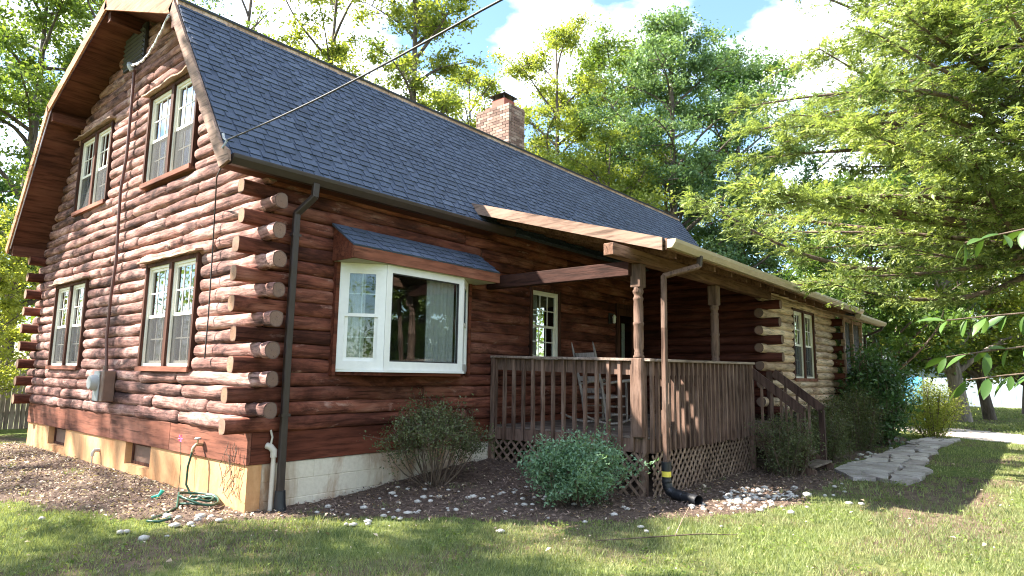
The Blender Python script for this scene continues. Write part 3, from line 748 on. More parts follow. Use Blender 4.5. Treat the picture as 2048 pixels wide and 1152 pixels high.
# bay window and its shingled hood
bay = part("bay_window", label="white bay window under a small shingled hood")
BZ0, BZ1 = 1.525, 2.80
bp = [(0.96, -0.075), (1.40, -0.42), (2.74, -0.42), (3.18, -0.075)]
def bay_panel(p, q, kind):
    p = Vector((*p, 0)); q = Vector((*q, 0)); d = (q - p).normalized(); nrm = Vector((d.y, -d.x, 0)); L = (q - p).length
    def quadbox(name, mat, u0, u1, d0, d1, v0, v1):
        c = [p + d * u + nrm * e for u, e in ((u0, d0), (u1, d0), (u1, d1), (u0, d1))]
        m = MB(); m.prism([(*a.xy, v0) for a in c], (0, 0, v1 - v0)); return m.build(name, mat, bay)
    fwd = 0.085
    quadbox("frame", M['white'], 0.0, fwd, -0.05, 0.012, BZ0, BZ1); quadbox("frame", M['white'], L - fwd, L, -0.05, 0.012, BZ0, BZ1)
    quadbox("frame", M['white'], fwd, L - fwd, -0.05, 0.011, BZ0, BZ0 + 0.10); quadbox("frame", M['white'], fwd, L - fwd, -0.05, 0.011, BZ1 - 0.09, BZ1)
    if kind == 'fixed':
        quadbox("bead", M['cable'], fwd, fwd + .016, -0.02, 0.004, BZ0 + .10, BZ1 - .09); quadbox("bead", M['cable'], L - fwd - .016, L - fwd, -0.02, 0.004, BZ0 + .10, BZ1 - .09)
        quadbox("bead", M['cable'], fwd + .016, L - fwd - .016, -0.02, 0.003, BZ0 + .10, BZ0 + .114); quadbox("bead", M['cable'], fwd + .016, L - fwd - .016, -0.02, 0.003, BZ1 - .104, BZ1 - .09)
        quadbox("pane", M['glass'], fwd + .016, L - fwd - .016, -0.014, -0.011, BZ0 + 0.114, BZ1 - 0.104)
    else:
        zm = (BZ0 + BZ1) / 2 + 0.01
        for v0, v1, e in ((BZ0 + .10, zm + .02, -.035), (zm - .02, BZ1 - .09, -.012)):
            t = 0.04
            quadbox("sash", M['white'], fwd, fwd + t, e, e + .02, v0, v1); quadbox("sash", M['white'], L - fwd - t, L - fwd, e, e + .02, v0, v1)
            quadbox("sash", M['white'], fwd + t, L - fwd - t, e, e + .019, v0, v0 + .04); quadbox("sash", M['white'], fwd + t, L - fwd - t, e, e + .019, v1 - .035, v1)
            quadbox("pane", M['glass'], fwd + t, L - fwd - t, e + .008, e + .011, v0 + .04, v1 - .035)
            um = L / 2; quadbox("muntin", M['white'], um - .006, um + .006, e + .001, e + .007, v0 + .04, v1 - .035)
            vm = (v0 + v1) / 2; quadbox("muntin", M['white'], fwd + t, L - fwd - t, e + .0015, e + .0065, vm - .006, vm + .006)
bay_panel(bp[0], bp[1], 'sash'); bay_panel(bp[1], bp[2], 'fixed'); bay_panel(bp[2], bp[3], 'sash')
m = MB(); m.prism([(0.93, -0.05, BZ0 - .03), (1.385, -0.455, BZ0 - .03), (2.755, -0.455, BZ0 - .03), (3.21, -0.05, BZ0 - .03)], (0, 0, 0.03)); m.build("sill", M['white'], bay)
m = MB(); m.prism([(0.97, -0.04, BZ0 - .07), (1.40, -0.41, BZ0 - .07), (2.74, -0.41, BZ0 - .07), (3.17, -0.04, BZ0 - .07)], (0, 0, 0.038)); m.build("apron", M['skirt_x'], bay)
box_obj("side_trim", M['skirt_x'], bay, 0.905, 0.955, -0.10, 0.02, 1.45, 2.86); box_obj("side_trim", M['skirt_x'], bay, 3.20, 3.25, -0.10, 0.02, 1.45, 2.86)
HX0, HX1 = 0.86, 3.40
m = MB(); m.prism([(HX0 + .03, -0.06, 2.803), (HX0 + .03, -0.46, 2.803), (HX1 - .03, -0.46, 2.803), (HX1 - .03, -0.06, 2.803)], (0, 0, .02)); m.build("hood_soffit", M['ply'], bay)
box_obj("hood_fascia", M['hood'], bay, HX0 - .01, HX1 + .01, -0.50, -0.464, 2.805, 2.945)
for xa in (HX0, HX1 - .03):
    m = MB(); m.prism([(xa, -0.463, 2.806), (xa, -0.463, 2.955), (xa, -0.06, 3.235), (xa, -0.06, 2.806)], (0.03, 0, 0)); m.build("hood_cheek", M['skirt_x'], bay)
m = MB(); m.prism([(HX0 - .02, -0.50, 2.948), (HX0 - .02, -0.05, 3.262), (HX0 - .02, -0.05, 3.240), (HX0 - .02, -0.50, 2.926 + .02)], (HX1 - HX0 + .04, 0, 0)); m.build("hood_deck", M['asphalt_top'], bay)
hb = Vector((0, -0.50, 2.949)); hd = Vector((0, 0.45, 0.314)); hl = hd.length; hd.normalize(); hn = Vector((0, -hd.z, hd.y)); rsh = random.Random(4)
HOOD = (hb, hd, hn, hl)
m = MB()   # curtain and sill plants in the bay
n = 30; vs = []
for i in range(n):
    x = 2.16 + 0.50 * i / (n - 1); yy = -0.32 + 0.045 * math.sin(i * 1.55) * (.6 + .4 * math.sin(i * .7)); vs += [(x, yy, 1.55), (x, yy, 2.78)]
m.add(vs, [(2 * i, 2 * i + 2, 2 * i + 3, 2 * i + 1) for i in range(n - 1)], 0, True); m.build("curtain", M['curtain'], bay)
m = MB(); vs = []
for i in range(16):
    t = i / 15; x = 1.06 + 0.20 * t; yy = -0.06 - 0.155 * t + 0.015 * math.sin(i * 1.7); vs += [(x, yy, 1.55), (x, yy, 2.78)]
m.add(vs, [(2 * i, 2 * i + 2, 2 * i + 3, 2 * i + 1) for i in range(15)], 0, True); m.build("curtain", M['curtain'], bay)

# door
door = part("front_door")
m = MB(); m.box(7.42, 7.50, -0.08, 0.06, .76, 2.92); m.box(8.24, 8.32, -0.08, 0.06, .76, 2.92); m.box(7.50, 8.24, -0.08, 0.06, 2.84, 2.92); m.build("frame", M['trim'], door)
m = MB(); m.box(7.505, 7.62, -0.03, 0.02, .77, 2.835); m.box(8.12, 8.235, -0.03, 0.02, .77, 2.835); m.box(7.62, 8.12, -0.03, 0.02, .77, 1.75); m.box(7.62, 8.12, -0.03, 0.02, 2.70, 2.835); m.build("leaf", M['trim'], door)
box_obj("pane", M['glass'], door, 7.62, 8.12, -0.008, -0.004, 1.75, 2.70)
box_obj("glass_glint", M['white'], door, 7.78, 7.90, 0.03, 0.035, 1.80, 2.55)  # white strip stands in for the bright reflection in the door glass
MB().tube([(8.17, -0.03, 1.72), (8.17, -0.09, 1.72)], [.012, .03], 10).build("handle", M['brass'], door)

# ------------------------------------------------------------------ main roof
roof = part("main_roof", label="slate blue shingled gambrel roof")
def prof_pt(y, z, x): return (x, y, z)
def slope_slab(name, mat, p, q, t0, t1, x0, x1, parent=roof):
    """slab between roof-line points p,q=(y,z), from depth t0 to t1 below the line, along x"""
    d = Vector((q[0] - p[0], q[1] - p[1])).normalized(); n = Vector((-d.y, d.x))
    if n.y < 0: n = -n
    c = [(p[0] - n.x * t0, p[1] - n.y * t0), (q[0] - n.x * t0, q[1] - n.y * t0), (q[0] - n.x * t1, q[1] - n.y * t1), (p[0] - n.x * t1, p[1] - n.y * t1)]
    m = MB(); m.prism([(x0, a, b) for a, b in c], (x1 - x0, 0, 0)); return m.build(name, mat, parent)
A, K, P_ = (EY - 0.02, EZ - 0.02), (KY, KZ), (PY, PZ)
K2, A2 = (W - KY, KZ), (W - EY + 0.02, EZ - 0.02)
for p, q in ((A, K), (K, P_), (P_, K2), (K2, A2)):
    slope_slab("roof_deck", M['asphalt_top'], p, q, 0.014, 0.05, RX0 + 0.03, RX1 - 0.01)
    slope_slab("soffit", M['soffit'], p, q, 0.053, 0.10, RX0 + 0.032, RX1 - 0.02)
# shingles on the slope that shows
sl = Vector((0, K[0] - A[0], K[1] - A[1])); SL = sl.length; sd = sl.normalized(); sn = Vector((0, -sd.z, sd.y))
def shingle_strip(x0, x1, s0, expo, rnd, base, parent, sd=sd, sn=sn):
    """one laminated strip: a course-high body with raised tabs of uneven width"""
    m = MB(); tint = []
    def slab(a, b, lo, hi, t0, t1, tn):
        c = [(a, lo), (b, lo), (b, hi), (a, hi)]
        vs = []
        for (x, s), t in zip(c, (t1, t1, t0 + .003, t0 + .003)): vs.append(Vector((x, 0, 0)) + base + sd * s + sn * t)
        for (x, s), t in zip(c, (0, 0, 0, 0)): vs.append(Vector((x, 0, 0)) + base + sd * s + sn * (-0.004))
        m.add(vs, [(0, 1, 2, 3), (0, 4, 5, 1), (1, 5, 6, 2), (3, 7, 4, 0)]); tint.extend([tn] * 8)
    body = 0.36 + rnd.uniform(-.10, .10)
    slab(x0 + .0015, x1 - .0015, s0, s0 + expo + 0.02, 0.0, 0.007, body)
    x = x0 + rnd.uniform(-0.02, .06)
    while x < x1 - 0.03:
        w = rnd.choice([0.12, 0.14, 0.17, 0.20]) ; b = min(x + w, x1 - .002)
        if b - x > 0.03: slab(max(x, x0 + .002), b, s0 - 0.004, s0 + expo + 0.004, 0.004, 0.019, min(1, max(0, 0.50 + rnd.gauss(0, .13))))
        x += w + rnd.choice([0.010, 0.010, 0.025, 0.08])
    return mesh_obj("shingle", m.v, m.f, M['shingle'], parent, tint=tint)
rs = random.Random(11); NC = 26; expo = (SL - 0.02) / NC; baseA = Vector((0, A[0], A[1]))
cnt = 0
for r_ in range(NC):
    x = RX0 + 0.005 - rs.uniform(0, 1.2); s0 = r_ * expo
    while x < RX1:
        a, b = max(x, RX0 + .005), min(x + 1.4, RX1 - .005)
        if b - a > 0.05: shingle_strip(a, b, s0, expo, rs, baseA, roof); cnt += 1
        x += 1.4
for r_ in range(4):
    x = HX0 - .02 - (.4 if r_ % 2 else 0)
    while x < HX1 + .02:
        a, b = max(x, HX0 - .02), min(x + .9, HX1 + .02)
        if b - a > .06: shingle_strip(a, b, r_ * HOOD[3] / 4, HOOD[3] / 4 - .006, rsh, HOOD[0], bay, HOOD[1], HOOD[2])
        x += .9
# trim along the break of the roof, rake boards, lookouts, gutter
m = MB(); m.prism([(RX0, KY - .055, KZ - .075), (RX0, KY - .055, KZ + .035), (RX0, KY + .05, KZ + .075), (RX0, KY + .05, KZ - .02)], (RX1 - RX0, 0, 0)); m.build("break_trim", M['drip'], roof)
slope_slab("upper_edge", M['asphalt_top'], (KY - .08, KZ + .02), (PY, PZ + .035), 0.0, 0.03, RX0 - .01, RX1 + .01)
def rake(p, q, mat, ext0=0.0, ext1=0.0, h=0.17, x0=RX0 - 0.002):
    d = Vector((q[0] - p[0], q[1] - p[1])).normalized(); n = Vector((-d.y, d.x))
    if n.y < 0: n = -n
    p = Vector(p) - d * ext0; q = Vector(q) + d * ext1
    c = [p, q, q - n * h, p - n * h]
    m = MB(); m.prism([(x0 - .03, *a) for a in c], (0.03, 0, 0)); return m.build("rake_board", mat, roof)
rake(A, K, M['rake_tan'], 0.0, 0.02, 0.15); rake((KY + .01, KZ + .004), P_, M['rake'], 0, 0.0); rake(P_, (K2[0], K2[1] + .002), M['rake'], 0, 0.0); rake(K2, A2, M['rake'], 0.0, 0.05, .15)
m = MB(); m.prism([(RX0 - .035, -0.33, 3.60), (RX0 - .035, -0.30, 3.72), (RX0 - .035, -0.17, 3.80), (RX0 - .035, -0.02, 3.94), (RX0 - .035, 0.06, 3.86), (RX0 - .035, -0.10, 3.62), (RX0 - .035, -0.14, 3.56)], (0.032, 0, 0)); m.build("rake_foot", M['rake_tan'], roof)
for (yy, zz, a, b) in ((W + 0.02, 3.62, .10, .18), (W - KY - 0.10, KZ - .22, .10, .16), (PY, PZ - 0.27, .10, .16), (KY + .12, KZ - .22, .1, .16)):
    box_obj("lookout", M['soffit'], roof, RX0 + .035, 0.02, yy - a / 2, yy + a / 2, zz - b / 2, zz + b / 2)
box_obj("eave_soffit", M['soffit'], roof, RX0 + .03, 3.6, EY - 0.06, 0.0, 3.60, 3.625)
def gutter(name, x0, x1, y_in, zt0, zt1, mat, parent, d=0.115, h=0.105):
    """K-style gutter: open trough with a curled front lip"""
    pr = [(0, 0), (0, -h), (-d * .55, -h), (-d * .72, -h * .75), (-d * .95, -h * .40), (-d, -h * .12), (-d, 0), (-d * .86, 0), (-d * .86, -.012), (-d + .006, -.014), (-d * .9, -h * .40), (-d * .68, -h * .70), (-d * .52, -h + .006), (-.006, -h + .006), (-.006, 0)]
    m = MB(); a = [(x0, y_in + p[0], zt0 + p[1]) for p in pr]; b = [(x1, y_in + p[0], zt1 + p[1]) for p in pr]; n = len(pr)
    m.add(a + b, [(i, (i + 1) % n, n + (i + 1) % n, n + i) for i in range(n)])
    cap = [(0, 0), (0, -h), (-d * .55, -h), (-d * .72, -h * .75), (-d * .95, -h * .40), (-d, -h * .12), (-d, 0)]
    for xx, zt, e in ((x0, zt0, .004), (x1, zt1, -.004)): m.prism([(xx, y_in + p[0], zt + p[1]) for p in cap], (e, 0, 0))
    return m.build(name, mat, parent)
gutter("gutter", RX0 + .02, 3.95, EY - .03, 3.69, 3.715, M['gutter'], house)
gutter("gutter", RX0 + .02, 9.0, W - EY + .14, 3.69, 3.70, M['gutter'], house)

# chimney
chim = part("chimney", label="brick chimney with clay flue and dark cap")
CX0, CX1, CY0, CY1, CZ0, CZ1 = 7.62, 8.22, 2.97, 4.05, 6.2, 7.98
box_obj("mortar_core", M['mortar'], chim, CX0 + .012, CX1 - .012, CY0 + .012, CY1 - .012, CZ0, CZ1 - .01)
course = 0.0745; nC = int((CZ1 - 6.40) / course)
for r_ in range(nC):
    z = CZ1 - course * (r_ + 1); o_ = 0.1 if r_ % 2 else 0.0
    y = CY0 - (0.1 if r_ % 2 else 0)
    while y < CY1 - .02:
        a, b = max(y, CY0), min(y + 0.2, CY1)
        if b - a > .04: box_obj("brick", M['brick'], chim, CX0 + random.uniform(-.004, .003), CX0 + .09, a + .005, b - .005, z + .005, z + course - .005)
        y += 0.207
    x = CX0 + 0.092 - (0.1 if r_ % 2 == 0 else 0)
    while x < CX1 - .02:
        a, b = max(x, CX0 + .092), min(x + 0.2, CX1)
        if b - a > .04: box_obj("brick", M['brick'], chim, a + .005, b - .005, CY0 + random.uniform(-.004, .003), CY0 + .09, z + .005, z + course - .005)
        x += 0.207
m = MB(); m.box(CX0 - .02, CX1 + .02, CY0 - .02, CY1 + .02, 6.3, 6.62 + .0); m.build("flashing", M['flashing'], chim)
fl = MB(); fx, fy = 7.92, 3.42
for a, b, c, d in ((-.2, .2, -.2, -.165), (-.2, .2, .165, .2), (-.2, -.165, -.165, .165), (.165, .2, -.165, .165)): fl.box(fx + a, fx + b, fy + c, fy + d, CZ1 - .02, CZ1 + .24)
fl.build("flue", M['flue'], chim)
m = MB(); 
for sx in (-.17, .17):
    for sy in (-.17, .17): m.box(fx + sx - .015, fx + sx + .015, fy + sy - .015, fy + sy + .015, CZ1 + .24, CZ1 + .33)
h = .27; m.add([(fx - h, fy - h, CZ1 + .33), (fx + h, fy - h, CZ1 + .33), (fx + h, fy + h, CZ1 + .33), (fx - h, fy + h, CZ1 + .33), (fx, fy, CZ1 + .47)], [(0, 3, 2, 1), (0, 1, 4), (1, 2, 4), (2, 3, 4), (3, 0, 4)])
m.build("cap", M['cap'], chim)
m = MB(); 
for a, b, c, d in ((-.12, .12, -.12, -.09), (-.12, .12, .09, .12), (-.12, -.09, -.09, .09), (.09, .12, -.09, .09)): m.box(7.92 + a, 7.92 + b, 3.86 - .06 + c, 3.86 - .06 + d, CZ1 - .02, CZ1 + .13)
m.build("flue", M['flue'], chim)

# gable vent
v_ = part("gable_vent")
box_obj("vent_backing", M['vent'], v_, -0.10, -0.06, 3.78, 4.60, 6.22, 6.82)
for i in range(7):
    z = 6.27 + .075 * i; MB().bar((-0.112, 3.80, z), (-0.112, 4.58, z), .035, .012, (1, 0, -0.8)).build("louver", M['vent'], v_)

# ------------------------------------------------------------------ porch
DX0, DX1, DY, DZ = 3.80, 8.44, -2.69, 0.745
def ptop(y): return 4.075 + 0.2957 * (y - 0.05)            # shed roof line
pr = part("porch_roof", label="low shed roof over porch and wing with pale rake board")
def shed(name, mat, x0, x1, y0, y1, t0, t1, parent, dz=0.0):
    m = MB(); m.prism([(x0, y0, ptop(y0) - t0 + dz), (x0, y1, ptop(y1) - t0 + dz), (x0, y1, ptop(y1) - t1 + dz), (x0, y0, ptop(y0) - t1 + dz)], (x1 - x0, 0, 0)); return m.build(name, mat, parent)
shed("roof_deck", M['asphalt_top'], 3.36, 13.25, -3.14, 0.05, 0.0, 0.03, pr)
shed("roof_board", M['beam'], 3.37, 13.24, -3.12, 0.0, 0.033, 0.055, pr)
shed("rake_board", M['rake_tan'], 3.325, 3.358, -3.12, 0.02, -0.004, 0.155, pr)
shed("rake_board", M['beam'], 13.252, 13.28, -3.12, 0.02, -0.004, 0.15, pr)
x = 3.75
while x < 13.2:
    shed("rafter", M['beam'], x, x + .05, -3.08, -0.1, 0.058, 0.20, pr); x += 0.61
box_obj("eave_board", M['beam'], pr, 3.36, 13.24, -3.165, -3.142, 2.995, 3.13)
gutter("gutter", 3.36, 13.28, -3.168, 3.115, 3.125, M['gutter_tan'], house)
bevel(MB().bar((2.97, -2.60, 3.0), (8.6, -2.60, 3.02), .14, .15, (0, 1, 0)).build("porch_beam", M['beam'], house), .008)
bevel(MB().bar((3.64, -0.08, 2.86), (3.64, -2.52, 2.86), .10, .19, (1, 0, 0)).build("porch_beam", M['beam_dark'], house), .008)
def porch_post(x, y):
    p = part("porch_post"); s = 0.073
    bevel(box_obj("post_base", M['porch_wood'], p, x - s, x + s, y - s, y + s, DZ, 1.72), .006)
    bevel(box_obj("post_head", M['porch_wood'], p, x - s, x + s, y - s, y + s, 2.62, 2.925), .006)
    m = MB(); m.lathe(x, y, [(.070, 1.72), (.072, 1.745), (.056, 1.765), (.060, 1.79), (.052, 1.81), (.062, 1.85), (.064, 2.0), (.0625, 2.13), (.070, 2.145), (.070, 2.17), (.062, 2.18), (.063, 2.35), (.058, 2.45), (.066, 2.465), (.066, 2.485), (.055, 2.50), (.052, 2.53), (.066, 2.55), (.071, 2.575), (.062, 2.595), (.071, 2.62)], 20)
    m.build("turned_shaft", M['porch_wood'], p)
porch_post(3.74, -2.57); porch_post(6.17, -2.57)
deck = part("deck")
x = DX0
while x < DX1 - .05:
    bevel(box_obj("deck_board", M['deck'], deck, x + .003, x + .137, DY + .02, -0.08, DZ - .03, DZ), .004); x += .14
box_obj("rim_board", M['porch_wood'], deck, DX0 - .005, DX0 + .033, DY + .04, -.09, DZ - .20, DZ - .033); box_obj("rim_board", M['porch_wood'], deck, DX0 + .035, DX1, DY + .04, DY + .078, DZ - .20, DZ - .033)
for x in (3.86, 5.5, 7.2): box_obj("deck_post", M['porch_wood'], deck, x - .045, x + .045, DY + .09, DY + .18, -.3, DZ - .035)
rail = part("railing")
def rz_side(y): return 1.775 + (1.715 - 1.775) * (y / DY)
def rz_front(x): return 1.715 + (1.755 - 1.715) * (x - DX0) / (7.3 - DX0)
bevel(MB().bar((3.79, -0.06, rz_side(0) - .018), (3.79, DY - .05, rz_side(DY) - .018), .135, .036, (1, 0, 0)).build("rail_cap", M['porch_rail'], rail), .005)
bevel(MB().bar((3.86, DY - .01, rz_front(3.86) - .018), (7.34, DY - .01, rz_front(7.34) - .018), .135, .036, (0, 1, 0)).build("rail_cap", M['porch_rail'], rail), .005)
MB().bar((3.815, -.09, rz_side(0) - .125), (3.815, DY + .03, rz_side(DY) - .125), .036, .17, (1, 0, 0)).build("rail_board", M['porch_wood'], rail)
MB().bar((3.84, DY + .015, rz_front(3.8) - .125), (7.30, DY + .015, rz_front(7.3) - .125), .036, .17, (0, 1, 0)).build("rail_board", M['porch_wood'], rail)
nb = 15
for i in range(nb):
    y = -0.14 - (abs(DY) - 0.20) * i / (nb - 1); t = random.uniform(-.006, .006)
    MB().bar((3.775, y, DZ - .19 + random.uniform(-.02, .01)), (3.775, y + t, rz_side(y) - .038), .044, .042, (1, 0, 0)).build("baluster", M['porch_wood'], rail)
bevel(box_obj("rail_post", M['porch_wood'], rail, 3.73, 3.81, -0.135, -0.07, DZ - .2, 1.735), .004)
nb = 24
for i in range(nb):
    x = 3.80 + (7.20 - 3.80) * i / (nb - 1); t = random.uniform(-.006, .006)
    MB().bar((x, DY - .024, DZ - .19 + random.uniform(-.02, .01)), (x + t, DY - .024, rz_front(x) - .038), .044, .042, (1, 0, 0)).build("baluster", M['porch_wood'], rail)
bevel(box_obj("rail_post", M['porch_wood'], rail, 7.24, 7.33, DY - .05, DY + .04, 0.02, 1.72), .005)
# lattice skirts below the deck
lat = part("lattice_skirt")
def lattice(to3, a0, a1, z0f, z1, sp=0.115):
    for sgn, off in ((1, 0.0), (-1, 0.011)):
        u = a0 - (z1 - 0) ; 
        while u < a1 + (z1 - 0):
            # line a = u + sgn * (z - z0), clipped to the panel
            pts = []
            zlo, zhi = -0.02, z1
            aa = lambda z: u + sgn * z
            lo = max(zlo, min((a0 - u) * sgn, (a1 - u) * sgn)); hi = min(zhi, max((a0 - u) * sgn, (a1 - u) * sgn))
            lo = max(lo, z0f(aa((lo + hi) / 2)) - .02)
            if hi - lo > 0.05:
                MB().bar(to3(aa(lo), off, lo), to3(aa(hi), off, hi), .036, .008, to3(1, 0, 0, True)).build("lattice_strip", M['lattice'], lat)
            u += sp * 1.15
def l_front(a, o, z, d=False): return Vector((a, 0, 0)) if d else (a, DY + .004 + o, z)
def l_side(a, o, z, d=False): return Vector((0, a, 0)) if d else (DX0 - .005 + o, a, z)
lattice(l_front, 3.86, 7.24, lambda a: gz(a, DY), DZ - .20)
lattice(l_side, DY + .08, -0.06, lambda a: gz(DX0, a), DZ - .20, 0.135)
for o in [c for c in lat.children]: pass
box_obj("lattice_frame", M['porch_wood'], lat, 3.765, 3.795, -.06, -.02, 0, DZ - .03)
# stairs
st = part("stairs")
for i in range(4):
    z = DZ - .15 * (i + 1); y = DY - .02 - .22 * i
    bevel(box_obj("tread", M['deck'], st, 7.36, 8.40, y - .25, y + .0, z - .035, z), .005)
for x in (7.36, 8.38):
    m = MB(); m.prism([(x, DY + .02, DZ - .05), (x, DY - .95, 0.08), (x, DY - .95, -.1), (x, DY + .02, .42)], (.04, 0, 0)); m.build("stringer", M['porch_wood'], st)
for x, nn in ((7.30, 5), (8.42, 4)):
    MB().bar((x, DY - .02, 1.60), (x, DY - .82, 0.98), .04, .14, (1, 0, 0)).build("stair_rail", M['stair_paint'], st)
    MB().bar((x, DY - .80, -.05), (x, DY - .80, 0.98), .085, .085, (1, 0, 0)).build("stair_post", M['stair_paint'], st)
    for i in range(1, nn):
        y = DY - .02 - .76 * i / nn; MB().bar((x + .03, y, DZ - .1 - .7 * i / nn), (x + .03, y, 1.58 - .62 * i / nn), .036, .036, (1, 0, 0)).build("baluster", M['porch_wood'], st)
MB().bar((8.42, DY + .05, DZ), (8.42, DY + .05, 1.62), .085, .085, (1, 0, 0)).build("stair_post", M['stair_paint'], st)

# screened porch at the far end
sp = part("screened_porch", label="small screened porch at the far end of house")
SX0, SX1, SY = 13.36, 15.2, -2.78
dz = -0.16
shed("roof_deck", M['asphalt_top'], 12.7, 15.62, -3.20, -0.2, 0.0, 0.03, sp, dz); shed("roof_board", M['drip'], 12.72, 15.6, -3.18, -0.2, 0.033, 0.06, sp, dz)
gutter("gutter", 12.72, 15.64, -3.215, 2.985, 2.99, M['gutter_tan'], sp)
box_obj("eave_board", M['drip'], sp, 12.72, 15.6, -3.212, -3.19, 2.87, 2.99)
for x in (SX0, 14.2, SX1): box_obj("post", M['drip'], sp, x - .04, x + .04, SY - .04, SY + .04, .1, 3.0)
for z in (0.75, 1.5, 2.93): box_obj("rail", M['drip'], sp, SX0 + .04, SX1 - .04, SY - .025, SY + .025, z - .04, z + .04)
for a, b in ((SX0 + .042, 14.158), (14.242, SX1 - .042)): box_obj("screen", M['porch_screen'], sp, a, b, SY + .028, SY + .032, .2, 2.88)
box_obj("screen", M['porch_screen'], sp, SX1 + .002, SX1 + .006, SY, 1.0, .2, 2.95)
box_obj("knee_wall", M['drip'], sp, SX0, SX1, SY + .04, SY + .08, .0, .7)

# downspouts
def downspout(pts, w, d, mat, side=(1, 0, 0)):
    ds = part("downspout"); 
    for i, (p, q) in enumerate(zip(pts, pts[1:])):
        L = (Vector(q) - Vector(p)).length; e = (Vector(q) - Vector(p)).normalized() * 0.012
        o = MB().bar(Vector(p) - e, Vector(q) + e, w, d, side).build("elbow" if L < 0.5 else "pipe", mat, ds); bevel(o, .008)
    return ds
ds = downspout([(0.43, -0.30, 3.60), (0.43, -0.29, 3.46), (0.31, -0.135, 3.26), (0.31, -0.125, 1.7), (0.325, -0.12, 0.20)], .078, .056, M['gutter'])
m = MB(); m.tube([(0.325, -0.12, 0.22), (0.325, -0.125, 0.08), (0.33, -0.14, 0.0)], [.055, .062, .066], 12); m.build("drain_boot", M['black'], ds)
for z in (3.0, 1.0): box_obj("strap", M['gutter'], ds, 0.262, 0.372, -0.158, -0.092, z, z + .03)
ds = downspout([(4.17, -3.225, 3.02), (4.17, -3.21, 2.90), (3.74, -2.93, 2.74), (3.79, -2.90, 2.1), (3.865, -2.86, 0.40)], .062, .062, M['porch_wood'])
for o in ds.children:
    if o.name.startswith("elbow"): o.data.materials[0] = M['gutter']
dp = thing("drain_pipe", "black corrugated drain pipe with yellow label under the porch downspout", "drain pipe", (3.87, -2.86, 0.05))
pts = []; rads = []
path_p = [(3.867, -2.86, .44), (3.868, -2.86, .22), (3.87, -2.88, .13), (3.86, -2.96, .095), (3.80, -3.12, .085), (3.70, -3.36, .08)]
for i in range(len(path_p) - 1):
    for j in range(10):
        t = j / 10; pts.append(tuple(np.array(path_p[i]) * (1 - t) + np.array(path_p[i + 1]) * t)); rads.append(.056 if i < 1 else (.064 if (j + i) % 2 else .055))
m = MB(); m.tube(pts, rads, 14, cap=False)
m.build("corrugated_hose", M['black'], dp)
MB().tube([(3.867, -2.86, .36), (3.867, -2.86, .46)], .062, 14).build("coupling", M['black'], dp)
MB().tube([(3.867, -2.86, .285), (3.867, -2.86, .35)], .0585, 14, cap=False).build("paper_label", M['yellow'], dp)
downspout([(15.45, -3.26, 2.90), (15.45, -3.22, 2.80), (15.30, -2.86, 2.62), (15.30, -2.86, 0.2)], .06, .06, M['gutter'])

# things fixed to the walls -------------------------------------------------
em = thing("electric_meter", "grey round electric meter on brown box fixed to gable logs", "electric meter", (-0.1, 4.0, 1.0))
bevel(box_obj("meter_box", M['meter_box'], em, -0.22, -0.06, 3.74, 4.08, 1.02, 1.46), .012)
m = MB(); m.tube([(-0.22, 3.98, 1.29), (-0.245, 3.98, 1.29), (-0.30, 3.98, 1.29), (-0.325, 3.98, 1.29)], [.12, .118, .105, .09], 20); m.build("meter_dial", M['grey_metal'], em)
bevel(box_obj("meter_cover", M['grey_metal'], em, -0.238, -0.222, 3.86, 4.07, 1.03, 1.45), .004)
MB().tube([(-.12, 4.0, 1.46), (-.12, 4.0, 1.53)], .035, 10).build("hub", M['meter_box'], em)
sc = thing("service_cable", "red brown electric conduit running down the gable from peak to meter", "cable", (-0.1, 4.05, 1.5))
cp = [(-.11, 4.0, 1.52), (-.115, 4.10, 1.95), (-.115, 4.10, 2.5), (-.115, 4.02, 3.1), (-.115, 4.08, 3.6), (-.115, 4.13, 4.2), (-.115, 4.02, 4.7), (-.115, 4.03, 5.4), (-.115, 4.05, 6.10)]
MB().tube(cp, .022, 8).build("conduit", M['conduit'], sc)
for z in (2.3, 3.6, 4.9): MB().tube([(-.09, np.interp(z, [c[2] for c in cp], [c[1] for c in cp]), z - .015), (-.125, np.interp(z, [c[2] for c in cp], [c[1] for c in cp]), z), (-.09, np.interp(z, [c[2] for c in cp], [c[1] for c in cp]), z + .015)], .014, 6).build("clip", M['cable'], sc)
MB().tube([(-.14, 4.06, 6.08), (-.17, 4.07, 6.15), (-.17, 4.10, 6.2), (-.14, 4.12, 6.13)], [.035, .05, .045, .03], 10).build("weatherhead", M['grey_metal'], sc)
tw = []
for i in range(60):
    t = i / 59; yy = 4.03 - 2.55 * t; zz = 6.15 - 0.33 * t - 0.20 * math.sin(math.pi * t); xx = -.18 - .45 * t
    tw.append((xx, yy, zz, t))
for ph in (0, 2.1):
    MB().tube([(x, y + .016 * math.cos(40 * t + ph), z + .016 * math.sin(40 * t + ph)) for x, y, z, t in tw], .011, 5).build("twisted_lead", M['cable_grey'], sc)
